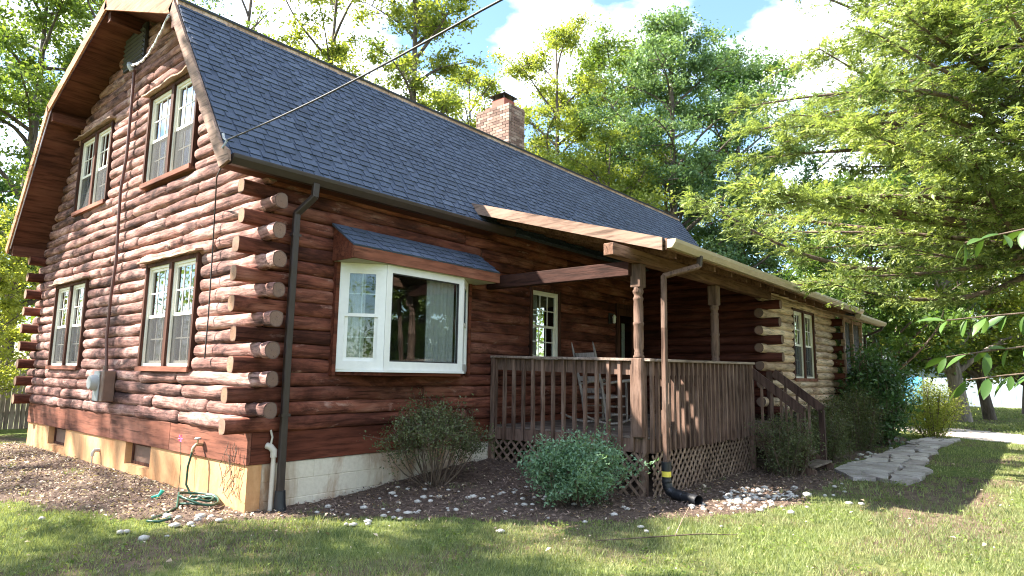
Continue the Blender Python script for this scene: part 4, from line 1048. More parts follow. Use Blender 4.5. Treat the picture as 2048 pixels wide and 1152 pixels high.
# the drop: from the gable rake up over the roof to a pole behind the camera
ow = thing("overhead_wire", "dark overhead wire slanting across the blue shingle roof", "wire", (-0.62, -0.22, 3.83))
a = Vector((-0.60, -0.24, 3.83)); b = CAM + 4.0 * (_f2 + _r3 * ((1000 - 1024) / FPX) - _u3 * ((0 - 576) / FPX)); far = a + (b - a) * 3.4 + Vector((0, 0, .5))
pts = []
for i in range(40):
    t = i / 39 * 3.4; p = a + (b - a) * t; sag = -0.05 * math.sin(math.pi * min(t, 1)) if t < 1 else 0.0; pts.append(p + Vector((0, 0, sag)))
MB().tube(pts, .0085, 6).build("wire_strand", M['cable'], ow)
MB().tube([(-0.60, -0.16, 3.92), (-0.61, -.2, 3.86), (-.60, -.25, 3.82), (-.62, -.2, 3.75)], .012, 6).build("anchor_hook", M['grey_metal'], ow)
gw = thing("ground_wire", "thin dark wire hanging down the gable logs beside the corner", "wire", (-.09, .9, 1.5))
MB().tube([(-.50, -.05, 3.72), (-.40, .35, 3.60), (-.12, .95, 3.5), (-.105, .95, 2.8), (-.105, .93, 2.1), (-.105, .94, 1.62)], .009, 6).build("wire_strand", M['cable'], gw)
ln = thing("wall_lantern", "small porch wall lantern beside the front door", "lantern", (7.2, -0.06, 2.0))
box_obj("back_plate", M['vent'], ln, 7.13, 7.23, -.09, -.06, 2.5, 2.7); m = MB(); m.lathe(7.18, -.16, [(.012, 2.50), (.03, 2.515), (.034, 2.61), (.042, 2.62), (.012, 2.67)], 10); m.build("lamp_glass", M['white'], ln)
MB().bar((7.18, -.07, 2.68), (7.18, -.16, 2.68), .02, .02).build("arm", M['vent'], ln)
pv = thing("white_vent_pipe", "white plastic pipe with elbow beside the brown downspout", "pipe", (0.24, -0.08, 0.0))
MB().tube([(0.245, -.075, 0.0), (0.248, -.075, 0.60)], .024, 12).build("pipe", M['pvc'], pv)
MB().tube([(0.248, -.075, .57), (0.248, -.073, .64), (0.22, -.05, .68), (0.20, -.01, .69)], .036, 12).build("elbow", M['pvc'], pv)
MB().tube([(0.22, -.05, .70), (0.235, -.05, .78), (0.22, -.03, .86)], .012, 8).build("hose_stub", M['pvc'], pv)
sg = thing("garden_spigot", "brass garden spigot on the skirt board above the hose", "spigot", (-.05, 1.0, .62))
MB().tube([(-.01, 1.0, .64), (-.10, 1.0, .64), (-.13, 1.0, .60), (-.135, 1.0, .56)], .018, 8).build("tap_body", M['brass'], sg)
MB().tube([(-.08, 1.0, .66), (-.08, 1.0, .70)], .01, 6).build("stem", M['brass'], sg); MB().lathe(-.08, 1.0, [(.035, .70), (.038, .71), (.03, .72)], 10).build("tap_handle", M['grey_metal'], sg)
hs = thing("garden_hose", "coiled dark green garden hose on mulch at the house corner", "hose", (-.3, .6, .05))
pts = [(-.135, 1.0, .56), (-.16, 1.02, .4), (-.15, 1.05, .2), (-.12, .95, .08)]
rh = random.Random(5)
for i in range(150):
    t = i / 149; an = t * 2 * math.pi * 3.3; rr = .17 + .06 * math.sin(an * .37 + 1) + rh.uniform(-.008, .008)
    pts.append((-.20 + rr * math.cos(an) * .9 + .04 * math.sin(an * .21), .62 + rr * 1.25 * math.sin(an), .035 + gz(-.2, .6) + .09 * t * (0.6 + .4 * math.sin(an * 1.3)) + .02 * math.sin(an * 2.1)))
pts += [(-.45, .55, .06), (-.62, .42, .045), (-.78, .30, .04), (-.86, .22, .04), (-.80, .12, .04), (-.68, .14, .045), (-.66, .22, .05)]
MB().tube(pts, .0125, 7).build("hose_line", M['hose'], hs)
nz = thing("hose_nozzle", "teal plastic spray nozzle lying on mulch left of the hose", "nozzle", (-.45, 1.05, .05))
MB().tube([(-.50, 1.08, .10), (-.43, 1.06, .12), (-.41, 1.05, .15), (-.40, 1.045, .17)], [.013, .017, .02, .022], 10).build("barrel", M['teal'], nz)
MB().tube([(-.43, 1.06, .12), (-.48, 1.02, .07)], [.013, .010], 8).build("grip", M['teal'], nz)
fp = thing("faucet_pipe", "short pipe stub poking from the parged foundation between vents", "pipe", (-.05, 4.3, .2))
MB().tube([(.0, 4.28, .30), (-.07, 4.28, .30), (-.09, 4.28, .26), (-.09, 4.28, .22)], .026, 10).build("pipe", M['pvc'], fp); MB().tube([(-.09, 4.28, .22), (-.09, 4.28, .08)], .01, 6).build("drop_tube", M['pvc'], fp)
ww = thing("corner_vine", "dry brown vine climbing the gable corner skirt", "vine", (-.04, .3, .1))
rv = random.Random(9)
for i in range(9):
    y = rv.uniform(.02, .5); z = rv.uniform(.12, .3); p = [(-.035, y, z)]
    for j in range(9):
        y += rv.uniform(-.06, .055); z += rv.uniform(.02, .085); p.append((-.035 - rv.uniform(0, .03), max(-.01, y), z))
    MB().tube(p, [.0032] * 9 + [.002], 5).build("vine_stem", M['twig'], ww)
pf = thing("pink_flower", "small bright pink flower against the red skirt board", "flower", (-.1, 1.35, .0))
MB().tube([(-.12, 1.3, .05), (-.11, 1.32, .4), (-.12, 1.35, .68)], .004, 5).build("stem", M['hose'], pf)
for i in range(6):
    a_ = i * 1.05; MB().add([(-.12, 1.35, .69), (-.13, 1.35 + .05 * math.cos(a_ - .3), .69 + .035 * math.sin(a_ - .3)), (-.125, 1.35 + .07 * math.cos(a_), .69 + .05 * math.sin(a_)), (-.13, 1.35 + .05 * math.cos(a_ + .3), .69 + .035 * math.sin(a_ + .3))], [(0, 1, 2, 3)]).build("petal", M['pink'], pf)

# rocking chair
rc = thing("rocking_chair", "grey ladder back rocking chair standing on the porch deck", "rocking chair", (5.2, -1.1, DZ))
rc_rot = R(-14)
def rp(u, v, z):   # u forward, v sideways
    return (5.15 + u * math.cos(rc_rot) - v * math.sin(rc_rot), -1.15 + u * math.sin(rc_rot) + v * math.cos(rc_rot), DZ + z)
def rod(name, pts, r_): MB().tube([rp(*p) for p in pts], r_, 8).build(name, M['chair'], rc)
for v in (-.24, .24):
    rod("back_post", [(-.15, v, .08), (-.20, v, .42), (-.30, v, .80), (-.40, v, 1.16), (-.43, v, 1.26)], [.018, .021, .021, .018, .005])
    rod("front_leg", [(.27, v * 1.1, .06), (.25, v * 1.1, .66)], [.018, .021])
    rod("arm", [(-.24, v * 1.05, .62), (.05, v * 1.12, .66), (.32, v * 1.15, .68)], [.018, .022, .026])
    rk = [(-.62 + 1.12 * i / 10, v * 1.05, .03 + .55 * ((i / 10 - .55) ** 2) * .9) for i in range(11)]
    rod("rocker", rk, .018)
    for z in (.16, .28): rod("side_rung", [(-.17, v, z), (.265, v * 1.1, z)], .011)
for z, u in ((.52, -.225), (.70, -.275), (.88, -.325), (1.06, -.375)): MB().bar(rp(u, -.24, z), rp(u, .24, z), .075, .012, (Vector(rp(-.05, 0, .3)) - Vector(rp(0, 0, 0)))).build("back_slat", M['chair'], rc)
for z in (.16, .28): rod("front_rung", [(.265, -.26, z), (.265, .26, z)], .012)
m = MB(); m.prism([rp(-.20, -.23, .40), rp(.27, -.27, .43), rp(.27, .27, .43), rp(-.20, .23, .40)], (0, 0, .025)); m.build("woven_seat", M['chair'], rc)

# ------------------------------------------------------------------ foliage generators
def leaf_mesh(name, mat, parent, C, nrm, dirs, L, Wd, tint, kind=None, fold=0.15):
    """N leaves as kite-shaped folded quads; arrays of centres, normals, directions, lengths, widths"""
    n = len(C); s = np.cross(nrm, dirs); s /= np.linalg.norm(s, axis=1, keepdims=True) + 1e-9
    L = L[:, None]; Wd = Wd[:, None]
    v = np.empty((n, 4, 3)); v[:, 0] = C - dirs * L * .5; v[:, 1] = C + s * Wd * .5 + nrm * Wd * fold; v[:, 2] = C + dirs * L * .5 - nrm * L * .08; v[:, 3] = C - s * Wd * .5 + nrm * Wd * fold
    me = bpy.data.meshes.new(name); me.vertices.add(n * 4); me.vertices.foreach_set('co', v.reshape(-1).astype(np.float32))
    me.loops.add(n * 4); me.loops.foreach_set('vertex_index', np.arange(n * 4, dtype=np.int32))
    me.polygons.add(n); me.polygons.foreach_set('loop_start', np.arange(0, n * 4, 4, dtype=np.int32))
    a = me.attributes.new('tint', 'FLOAT', 'POINT'); a.data.foreach_set('value', np.repeat(np.clip(tint, 0, 1), 4).astype(np.float32))
    me.materials.append(mat); me.update(calc_edges=True)
    o = bpy.data.objects.new(name, me); COL.objects.link(o)
    if parent is not None: o.parent = parent; o.matrix_parent_inverse = world_mat(parent).inverted()
    if kind: o['kind'] = kind
    return o
def unit(v): return v / (np.linalg.norm(v, axis=1, keepdims=True) + 1e-9)
def curve_pts(p, q, rng, bend, n=6, up=0.0):
    p, q = np.array(p, float), np.array(q, float); L = np.linalg.norm(q - p); o = rng.normal(0, bend * L, 3); out = []
    for i in range(n):
        t = i / (n - 1); w = math.sin(math.pi * t); out.append(p * (1 - t) + q * t + o * w + np.array([0, 0, up * L * w]))
    return out
def tree(name, label, cat, x, y, h, z_crown, rad, leafmat, seed, n_limb=14, n_sub=7, n_leaf=16000, leaf=0.13, sig=0.55, shape='round', trunk_r=0.2, bark='bark', lean=(0, 0), group=None, spread=1.0, tintmu=0.5, droop=0.0, top_bias=0.0):
    """a broadleaf tree: trunk, limbs, twigs, and leaf clumps round the twigs"""
    rng = np.random.default_rng(seed); z0 = gz(x, y) - 0.05
    t = thing(name, label, cat, (x, y, z0), group)
    top = np.array([x + lean[0], y + lean[1], z0 + h * 0.96]); base = np.array([x, y, z0])
    trunk = curve_pts(base, top, rng, 0.025, 9)
    m = MB(); m.tube(trunk, [trunk_r * (1.25 if i == 0 else 1) * (1 - i / 8.6) + .012 for i in range(9)], 9)
    centres = []
    def tp(z):
        k = np.clip((z - z0) / (h * 0.96), 0, 1) * 8; i = min(int(k), 7); return trunk[i] * (1 - (k - i)) + trunk[i + 1] * (k - i)
    def envelope(fz):
        if shape == 'round': return math.sqrt(max(0.02, 1 - (2 * fz - 0.85) ** 2 / 1.4))
        if shape == 'cone': return max(0.10, (1 - fz) ** 0.75)
        if shape == 'column': return max(0.15, min(1, 3.2 * (1 - fz), 0.5 + 2 * fz))
        return max(.15, 0.35 + 0.75 * fz if fz < .75 else 1.2 * (1.08 - fz) * 2.2)
    for i in range(n_limb):
        fz = ((i + rng.uniform(0.1, 0.9)) / n_limb); fz = fz ** (1 - top_bias * .5)
        ze = z_crown + (h - z_crown) * fz * 0.96; an = i * 2.4 + rng.uniform(-.5, .5)
        rr = rad * envelope(fz) * rng.uniform(0.62, 1.0) * spread
        st_ = tp(max(z0 + (z_crown - z0) * .75, ze - rr * (0.75 if shape != 'cone' else .25) - .2))
        c = tp(ze); end = np.array([c[0] + rr * math.cos(an), c[1] + rr * math.sin(an), ze - droop * rr])
        lp = curve_pts(st_, end, rng, 0.07, 7, 0.06); lr = trunk_r * 0.42 * (1 - .5 * fz)
        m.tube(lp, [lr * (1 - j / 6.6) + .006 for j in range(7)], 6, cap=False)
        for s in range(n_sub):
            u = rng.uniform(.35, 1.0); k = u * 6; ii = min(int(k), 5); p = lp[ii] * (1 - (k - ii)) + lp[ii + 1] * (k - ii)
            d = rng.normal(0, 1, 3); d /= np.linalg.norm(d); d[2] = abs(d[2]) * .6 - .1
            q = p + d * rad * rng.uniform(.12, .36)
            tw_ = curve_pts(p, q, rng, .1, 4); m.tube(tw_, [lr * .28 + .004, lr * .2 + .004, lr * .14 + .003, .003], 4, cap=False)
            centres.append((q, rng.uniform(.6, 1.3))); centres.append((tw_[2], rng.uniform(.4, .8)))
    m.build("trunk", M[bark], t)
    C = np.array([c[0] for c in centres]); wts = np.array([c[1] for c in centres]); wts = wts / wts.sum()
    idx = rng.choice(len(C), n_leaf, p=wts); ct = rng.normal(tintmu, .16, len(C))
    g = rng.normal(0, 1, (n_leaf, 3)); g = g / (np.linalg.norm(g, axis=1, keepdims=True) + 1e-6) * (np.abs(rng.normal(0.62, .38, (n_leaf, 1))))
    P = C[idx] + g * np.array([sig, sig, sig * .62]) * (0.7 + .6 * rng.random((n_leaf, 1)))
    nrm = unit(rng.normal(0, .75, (n_leaf, 3)) + np.array([0, 0, .75])); d = rng.normal(0, 1, (n_leaf, 3)); d[:, 2] -= .45; d = unit(d - nrm * np.sum(d * nrm, 1, keepdims=True))
    L = leaf * rng.uniform(.65, 1.35, n_leaf)
    leaf_mesh("crown", M[leafmat], t, P, nrm, d, L, L * rng.uniform(.45, .7, n_leaf), ct[idx] + rng.normal(0, .15, n_leaf))
    return t
def shrub(name, label, x, y, h, rx, ry, leafmat, seed, n_stem=16, n_leaf=6000, leaf=0.035, bare=0.45, sig=.10, group=None, ratio=.45, cat="shrub", fork=4, dome=True, stem_r=.010, rag=.70, foot=.28):
    """a twiggy shrub: stems fan out from the base, fork, and carry leaves in their upper part"""
    rng = np.random.default_rng(seed); z0 = gz(x, y)
    t = thing(name, label, cat, (x, y, z0), group); m = MB(); cs = []
    for i in range(n_stem):
        an = i * 2.399 + rng.uniform(-.4, .4); fr = math.sqrt((i + .5) / n_stem)
        top = np.array([x + rx * fr * math.cos(an) * rng.uniform(.8, 1.02), y + ry * fr * math.sin(an) * rng.uniform(.8, 1.02), z0 + h * ((1 - .38 * fr ** 2) if dome else 1) * rng.uniform(rag, 1.0) ** (1 if rag > .6 else .7)])
        b = np.array([x + rx * fr * foot * math.cos(an) + rng.uniform(-.05, .05), y + ry * fr * foot * math.sin(an) + rng.uniform(-.05, .05), z0 - .02])
        sp_ = curve_pts(b, top, rng, .05, 6, -.04 if fr > .5 else 0.0); m.tube(sp_, [stem_r * (1.2 - .15 * j) for j in range(6)], 5, cap=False)
        for f_ in range(fork):
            u = rng.uniform(bare, 1.0); k = u * 5; ii = min(int(k), 4); p = sp_[ii] * (1 - (k - ii)) + sp_[ii + 1] * (k - ii)
            q = p + rng.normal(0, 1, 3) * np.array([rx, ry, h * .55]) * .17 + np.array([0, 0, h * .07]); q[2] = max(q[2], z0 + .05)
            m.tube([p, (p + q) / 2 + rng.normal(0, .012, 3), q], [stem_r * .5, stem_r * .4, .002], 4, cap=False); cs.append(q); cs.append((p + q) / 2)
        cs.append(top)
    m.build("stem", M['twig'], t)
    C = np.array(cs); idx = rng.integers(0, len(C), n_leaf); ct = rng.normal(.5, .17, len(C))
    P = C[idx] + rng.normal(0, sig, (n_leaf, 3)) * np.array([1, 1, .8]); P[:, 2] = np.maximum(P[:, 2], z0 + .03)
    nrm = unit(rng.normal(0, .8, (n_leaf, 3)) + np.array([0, 0, .7])); d = rng.normal(0, 1, (n_leaf, 3)); d = unit(d - nrm * np.sum(d * nrm, 1, keepdims=True))
    L = leaf * rng.uniform(.6, 1.4, n_leaf)
    leaf_mesh("foliage", M[leafmat], t, P, nrm, d, L, L * ratio, ct[idx] + rng.normal(0, .15, n_leaf))
    return t
def cedar(name, label, x, y, h, z_low, rad, seed, n_branch=110, az=None, n_spray=26, spray=0.34, low=()):
    """a wide cedar: long limbs, flat feathery sprays of fine leaflets"""
    rng = np.random.default_rng(seed); z0 = gz(x, y); t = thing(name, label, "tree", (x, y, z0))
    m = MB(); tr = curve_pts((x, y, z0 - .1), (x + .2, y + .2, z0 + h), rng, .01, 9); m.tube(tr, [.30 * (1 - i / 8.8) + .02 for i in range(9)], 10)
    SC, SD, SU, ST = [], [], [], []
    for i in range(n_branch + len(low)):
        f = (i + rng.uniform(0, 1)) / n_branch; zs = z_low + (h - z_low) * f ** 1.15 * .97
        a = rng.uniform(*az) if (az and rng.random() < .8) else rng.uniform(0, 2 * math.pi)
        r_ = rad * (1 - .62 * f ** 1.6) * rng.uniform(.55, 1.05)
        k = np.clip((zs - z0) / h, 0, 1) * 8; ii = min(int(k), 7); s = tr[ii] * (1 - (k - ii)) + tr[ii + 1] * (k - ii)
        end = s + np.array([r_ * math.cos(a), r_ * math.sin(a), r_ * rng.uniform(-.08, .22)])
        if i >= n_branch:      # a low limb that reaches out over the gutter
            s = tr[2] * .5 + tr[3] * .5; end = np.array(low[i - n_branch]); a = math.atan2(end[1] - s[1], end[0] - s[0]); r_ = float(np.linalg.norm(end - s))
        bp_ = curve_pts(s, end, rng, .04, 8, rng.uniform(-.06, .05)); br = .012 + .011 * r_
        m.tube(bp_, [br * (1 - j / 7.5) + .004 for j in range(8)], 6, cap=False); bt = rng.normal(.5, .15)
        hd = np.array([math.cos(a), math.sin(a), 0]); sd_ = np.array([-math.sin(a), math.cos(a), 0])
        nt_ = max(5, int(n_spray * r_ / rad * 1.2))
        for j in range(nt_):
            u = 1 - rng.random() ** 1.3 * .78; k = u * 7; ii = min(int(k), 6); p = bp_[ii] * (1 - (k - ii)) + bp_[ii + 1] * (k - ii)
            sg_ = rng.choice([-1, 1]); ln_ = rng.uniform(.35, 1.05) * (1.15 - .6 * u) * min(1.0, r_ / 3.0)
            q = p + (hd * rng.uniform(.3, .9) + sd_ * sg_ * rng.uniform(.3, 1.0)) * ln_ + np.array([0, 0, rng.uniform(-.28, .16) * ln_])
            m.tube([p, (p + q) / 2 + np.array([0, 0, .05 * ln_]), q], [.007, .005, .002], 4, cap=False)
            ns = 9
            for w in range(ns):
                v = (w + rng.uniform(.2, 1)) / ns; c = p * (1 - v) + q * v + rng.normal(0, .05, 3)
                dd = (q - p) / (np.linalg.norm(q - p) + 1e-6) + rng.normal(0, .55, 3) + np.array([0, 0, -.06])
                SC.append(c); SD.append(dd); SU.append(rng.normal(0, .35, 3) + np.array([0, 0, 1])); ST.append(bt + rng.normal(0, .22))
    m.build("trunk", M['cedar_bark'], t)
    C = np.array(SC); D = unit(np.array(SD)); U = unit(np.array(SU)); T = np.array(ST); n = len(C); sz = spray * rng.uniform(.6, 1.2, n)
    side = unit(np.cross(U, D)); PC, PD, PN, PL, PT = [], [], [], [], []
    for k in range(7):      # leaflets fanned along each spray
        u = k / 6; s = -1 if k % 2 else 1
        ang = (0.75 - .55 * u) * s; dirv = unit(D * math.cos(ang) + side * math.sin(ang) + rng.normal(0, .12, (n, 3)))
        ll = sz * (.55 - .22 * u) * rng.uniform(.7, 1.2, n)
        PC.append(C + D * (sz * (u * .8))[:, None] + dirv * (ll * .5)[:, None]); PD.append(dirv); PN.append(unit(U + rng.normal(0, .3, (n, 3)))); PL.append(ll); PT.append(T + .10 * u + rng.normal(0, .08, n))
    PD = np.concatenate(PD); PN = np.concatenate(PN); PN = unit(PN - PD * np.sum(PN * PD, 1, keepdims=True)); PL = np.concatenate(PL)
    leaf_mesh("crown", M['cedar_leaf'], t, np.concatenate(PC), PN, PD, PL, PL * .34, np.concatenate(PT), fold=.1)
    return t

# ------------------------------------------------------------------ trees
TB = "tall trees behind the house"
tree("locust_tree", "tall yellow green tree behind the roof, left of the long thin overhead wire", "tree", 11.9, 16.7, 23.5, 11.0, 3.9, 'leaf_yellow', 21, 15, 8, 18487, 0.156, .5, 'open', .22, group=TB, tintmu=.5)
tree("bare_tree", "thin nearly bare trunk tree above the roof beside the gable peak", "tree", 9.0, 18.4, 24, 13, 2.6, 'leaf_mid', 22, 9, 5, 1200, .15, .4, 'open', .16, group=TB)
tree("locust_tree", "drooping open tree behind the roof left of the chimney", "tree", 13.0, 13.0, 24, 11.0, 4.2, 'leaf_yellow', 23, 18, 9, 24650, 0.147, .5, 'open', .24, group=TB, droop=.12, tintmu=.4)
tree("ash_tree", "small yellow green crown just left of and behind the chimney", "tree", 21.4, 17.8, 19.2, 9.5, 4.0, 'leaf_yellow', 24, 17, 8, 23417, 0.166, .6, 'round', .22, group=TB)
tree("ash_tree", "open tree with forked dark trunk right of the chimney", "tree", 22.3, 12.3, 20.4, 7.0, 4.2, 'leaf_yellow', 25, 22, 9, 32045, 0.156, .6, 'round', .24, group=TB)
tree("maple_tree", "leafy tree between the forked tree and the dense pointed tree", "tree", 28.5, 13.0, 22.6, 6.0, 5.0, 'leaf_mid', 26, 26, 9, 41905, 0.193, .75, 'round', .28, group=TB)
tree("maple_tree", "tallest dense blue green tree with a pointed top behind the roof end", "tree", 23.5, 6.3, 18.8, 4.0, 5.5, 'leaf_blue', 27, 44, 10, 86275, 0.147, .62, 'column', .3, group=TB)
tree("maple_tree", "lower bushy tree filling in below the pointed tree behind the ridge", "tree", 20.6, 8.0, 12.4, 3.0, 3.8, 'leaf_yellow', 28, 26, 9, 39440, 0.129, .6, 'round', .2, group=TB, tintmu=.35)
tree("maple_tree", "dark dense tree beyond the far roof end beside the cedar", "tree", 30.0, 5.6, 20.0, 2.5, 6.4, 'leaf_deep', 29, 34, 9, 59160, 0.184, .8, 'column', .3, group=TB)
tree("maple_tree", "dark low leafed maple beyond the screened porch", "tree", 20.6, -2.2, 8.6, 1.9, 3.5, 'leaf_shade', 30, 30, 8, 36000, .14, .55, 'round', .14, group="trees beyond the porch end")
tree("shade_tree", "tree with thick pale leaning trunk on the far lawn", "tree", 26.0, -3.85, 13, 2.2, 4.6, 'leaf_yellow', 31, 22, 8, 26000, .18, .7, 'round', .27, 'bark_pale', lean=(-1.0, .7), group="trees beyond the porch end")
tree("shade_tree", "tree with darker tilted trunk just behind the pale trunk", "tree", 28.4, -4.55, 12, 2.2, 4.2, 'leaf_mid', 32, 20, 8, 24000, .18, .7, 'round', .18, 'bark', lean=(-1.5, .8), group="trees beyond the porch end")
tree("shade_tree", "tree with short dark trunk near the white barn", "tree", 36.0, -5.6, 11, 1.7, 5.0, 'leaf_yellow', 33, 22, 8, 24000, .22, .8, 'round', .26, 'bark', group="trees beyond the porch end")
tree("oak_tree", "tall leafy tree at the left edge behind the gable eave", "tree", 1.4, 17.0, 14.5, 3.6, 3.6, 'leaf_mid', 34, 28, 8, 41905, 0.129, .55, 'round', .22, group="trees left of the house")
tree("oak_tree", "darker tree at the far left beyond the stockade fence", "tree", -0.6, 22.0, 14.0, 2.0, 4.4, 'leaf_deep', 35, 24, 8, 34510, 0.156, .7, 'round', .25, group="trees left of the house")
tree("oak_tree", "thin tree whose sparse twigs hang above the left rake", "tree", 3.4, 14.6, 16.5, 10.0, 3.4, 'leaf_mid', 36, 12, 6, 4683, 0.120, .45, 'open', .17, group="trees left of the house")
tree("young_maple", "sunlit yellow green young maple between fence and gable corner", "tree", -0.55, 11.4, 5.0, 0.9, 1.5, 'leaf_yellow', 37, 24, 8, 24650, 0.078, .32, 'round', .06, group="trees left of the house", tintmu=.75)
# trees outside the frame whose shade falls on gable and lawn, and whose reflections show in the windows
YT = "yard trees outside the picture"
tree("yard_tree", "slender tree left of the lawn shading the upper gable", "tree", -9.3, 14.6, 17.5, 10.5, 3.2, 'leaf_mid', 38, 10, 6, 2600, .16, .5, 'round', .22, group=YT)
tree("yard_tree", "broad tree nearest the camera left of the lawn", "tree", -8.4, 5.4, 14.0, 8.2, 3.5, 'leaf_mid', 39, 16, 7, 13000, .17, .5, 'round', .24, group=YT)
for i, (yx, yy, yh) in enumerate(((2, -24, 15), (13, -15, 12), (16, -26, 16), (20.5, -18, 14), (-9, -22, 14), (-20, -6, 13), (-22, 8, 15))):
    tree("yard_tree", ["tall tree across the lawn facing the porch", "smaller tree across the lawn facing the porch", "tallest tree across the lawn facing the porch", "far right tree across the lawn", "tree behind the camera", "tree across the left yard", "rear tree across the left yard"][i], "tree", yx, yy, yh, 1.2, 4.8, 'leaf_mid', 90 + i, 24, 7, 9000, .36, .8, 'round', .3, group=YT)
cedar("cedar_tree", "large feathery yellow green cedar filling the right side", 12.9, -7.5, 14.5, 3.8, 7.5, 41, 185, (R(100), R(235)), 50, .21, low=[(8.0, -3.75, 3.1), (8.5, -3.9, 3.25)])

# foreground walnut branch hanging in from the right
wt = thing("walnut_tree", "young walnut with big leaves hanging in at the right edge", "tree", (2.9, -7.9, 0))
rngw = np.random.default_rng(50); m = MB()
m.tube([(2.9, -7.9, -.1), (2.85, -7.8, 1.2), (2.75, -7.6, 2.6), (2.7, -7.5, 3.6)], [.06, .05, .035, .015], 8)
C, D, N, T, LL = [], [], [], [], []
for (p, q, nl) in [((2.82, -7.72, 1.6), (1.98, -6.0, 1.66), 8), ((2.8, -7.68, 1.8), (1.95, -6.02, 1.92), 8), ((2.82, -7.7, 1.4), (2.05, -6.1, 1.50), 7), ((2.74, -7.55, 2.6), (2.12, -6.15, 2.50), 7)]:
    bp_ = curve_pts(p, q, rngw, .03, 9, .05); m.tube(bp_, [.014 - .0012 * i for i in range(9)], 6, cap=False)
    for i in range(nl * 2):
        u = .55 + .45 * (i // 2) / max(1, nl - 1); k = min(u, 1) * 8; ii = min(int(k), 7); b_ = bp_[ii] * (1 - (k - ii)) + bp_[ii + 1] * (k - ii)
        dv = np.array(q) - np.array(p); dv /= np.linalg.norm(dv); sv = np.cross(dv, [0, 0, 1.0]) * (1 if i % 2 else -1)
        d = dv * .5 + sv * .7 * rngw.uniform(.3, 1) + np.array([0, 0, -rngw.uniform(.2, 1.5)]) + rngw.normal(0, .35, 3); d /= np.linalg.norm(d); L = rngw.uniform(.12, .21)
        C.append(b_ + d * L * .55); D.append(d); N.append(rngw.normal(0, .3, 3) + np.array([-.2, -.2, 1])); T.append(rngw.uniform(.2, .9)); LL.append(L)
m.build("trunk", M['twig'], wt)
D = unit(np.array(D)); N = np.array(N); N = unit(N - D * np.sum(N * D, 1, keepdims=True)); LL = np.array(LL); C = np.array(C)
Sd = np.cross(N, D)
for i in range(len(C)):
    L = LL[i]; vs = []; prof = [0, .30, .42, .40, .28, .0]
    for j, w in enumerate(prof):
        t = j / 5; c = C[i] + D[i] * L * (t - .5) - N[i] * L * .22 * (t - .3) ** 2
        vs += [c - Sd[i] * w * L * .42 + N[i] * w * L * .1, c, c + Sd[i] * w * L * .42 + N[i] * w * L * .1]
    fs = []
    for j in range(5): fs += [(3 * j, 3 * j + 1, 3 * j + 4, 3 * j + 3), (3 * j + 1, 3 * j + 2, 3 * j + 5, 3 * j + 4)]
    mesh_obj("leaf", vs, fs, M['leaf_walnut'], wt, smooth=True, tint=[T[i]] * len(vs))

# shrubs
shrub("azalea_shrub", "bare stemmed olive azalea in front of the cream foundation", 2.12, -0.62, 1.06, .82, .55, 'leaf_azalea', 60, 34, 9000, .034, .74, .05, fork=9, stem_r=.0078, foot=.10)
shrub("spirea_shrub", "bushy bright blue green shrub in front of the porch lattice", 2.90, -2.22, .84, .80, .62, 'leaf_spirea', 61, 34, 11500, .045, .45, .06, fork=6, stem_r=.006, rag=.45)
shrub("azalea_shrub", "dark twiggy azalea at the foot of the stair rail", 7.0, -3.35, .98, .62, .5, 'leaf_azalea', 62, 22, 6500, .034, .35, .08, group="dark azaleas along the path", fork=7)
shrub("azalea_shrub", "wide dark azalea right of the stairs before the pale wing", 9.6, -3.2, 1.12, 1.15, .55, 'leaf_azalea', 63, 34, 13000, .036, .22, .10, group="dark azaleas along the path", fork=7)
shrub("azalea_shrub", "farthest dark azalea before the screened porch", 12.1, -3.25, 1.35, 1.0, .55, 'leaf_azalea', 64, 30, 12000, .04, .15, .11, group="dark azaleas along the path", fork=7)
shrub("rhododendron", "tall glossy dark green rhododendron beside the screened porch", 13.6, -3.35, 2.25, 1.2, .7, 'leaf_rhodo', 65, 40, 10500, .115, .2, .16, ratio=.36, fork=7, stem_r=.016)
shrub("boxwood_shrub", "rounded lighter green shrub just beyond the rhododendron", 17.0, -4.0, 1.6, 1.1, .75, 'leaf_yellow', 66, 26, 11000, .05, .1, .15, fork=7)

# fence and barn in the distance
fc = thing("stockade_fence", "grey wooden stockade fence beyond the gable's left corner", "fence", (-3, 12.6, 0))
fx = -6.0; i = 0
while fx < 3.2:
    yy = 12.9 + .05 * fx; h = 1.62 + random.uniform(-.03, .03)
    m = MB(); w = .095
    m.prism([(fx, yy, -.05), (fx + w, yy, -.05), (fx + w, yy, h), (fx + w / 2, yy, h + .09), (fx, yy, h)], (0, .022, 0)); m.build("fence_board", M['fence'], fc)
    fx += .108
for z in (.4, 1.3): MB().bar((-6, 12.9 - .3 + .05, z), (3.2, 12.9 + .16 + .05, z), .04, .08, (0, 1, 0)).build("fence_rail", M['fence'], fc)
bn = thing("white_barn", "long low white barn with blue covered door beyond the trees", "building", (44, -3, 0))
bd = Vector((0.14, -1, 0)).normalized()
def bnp(u, d, z): return Vector((43.5, 3.0, 0)) + bd * u + Vector((1, .14, 0)) * d + Vector((0, 0, z))
for i in range(24):
    m = MB(); m.prism([bnp(i * .72, 0, -.1), bnp(i * .72 + .71, 0, -.1), bnp(i * .72 + .71, .04, -.1), bnp(i * .72, .04, -.1)], (0, 0, 2.9)); m.build("siding_panel", M['shed_wall'], bn)
m = MB(); m.prism([bnp(-.3, -.5, 2.78), bnp(-.3, 3, 4.0), bnp(-.3, 6.5, 2.78), bnp(-.3, 6.5, 2.68), bnp(-.3, -.5, 2.68)], bd * 17.8); m.build("roof", M['asphalt_top'], bn)
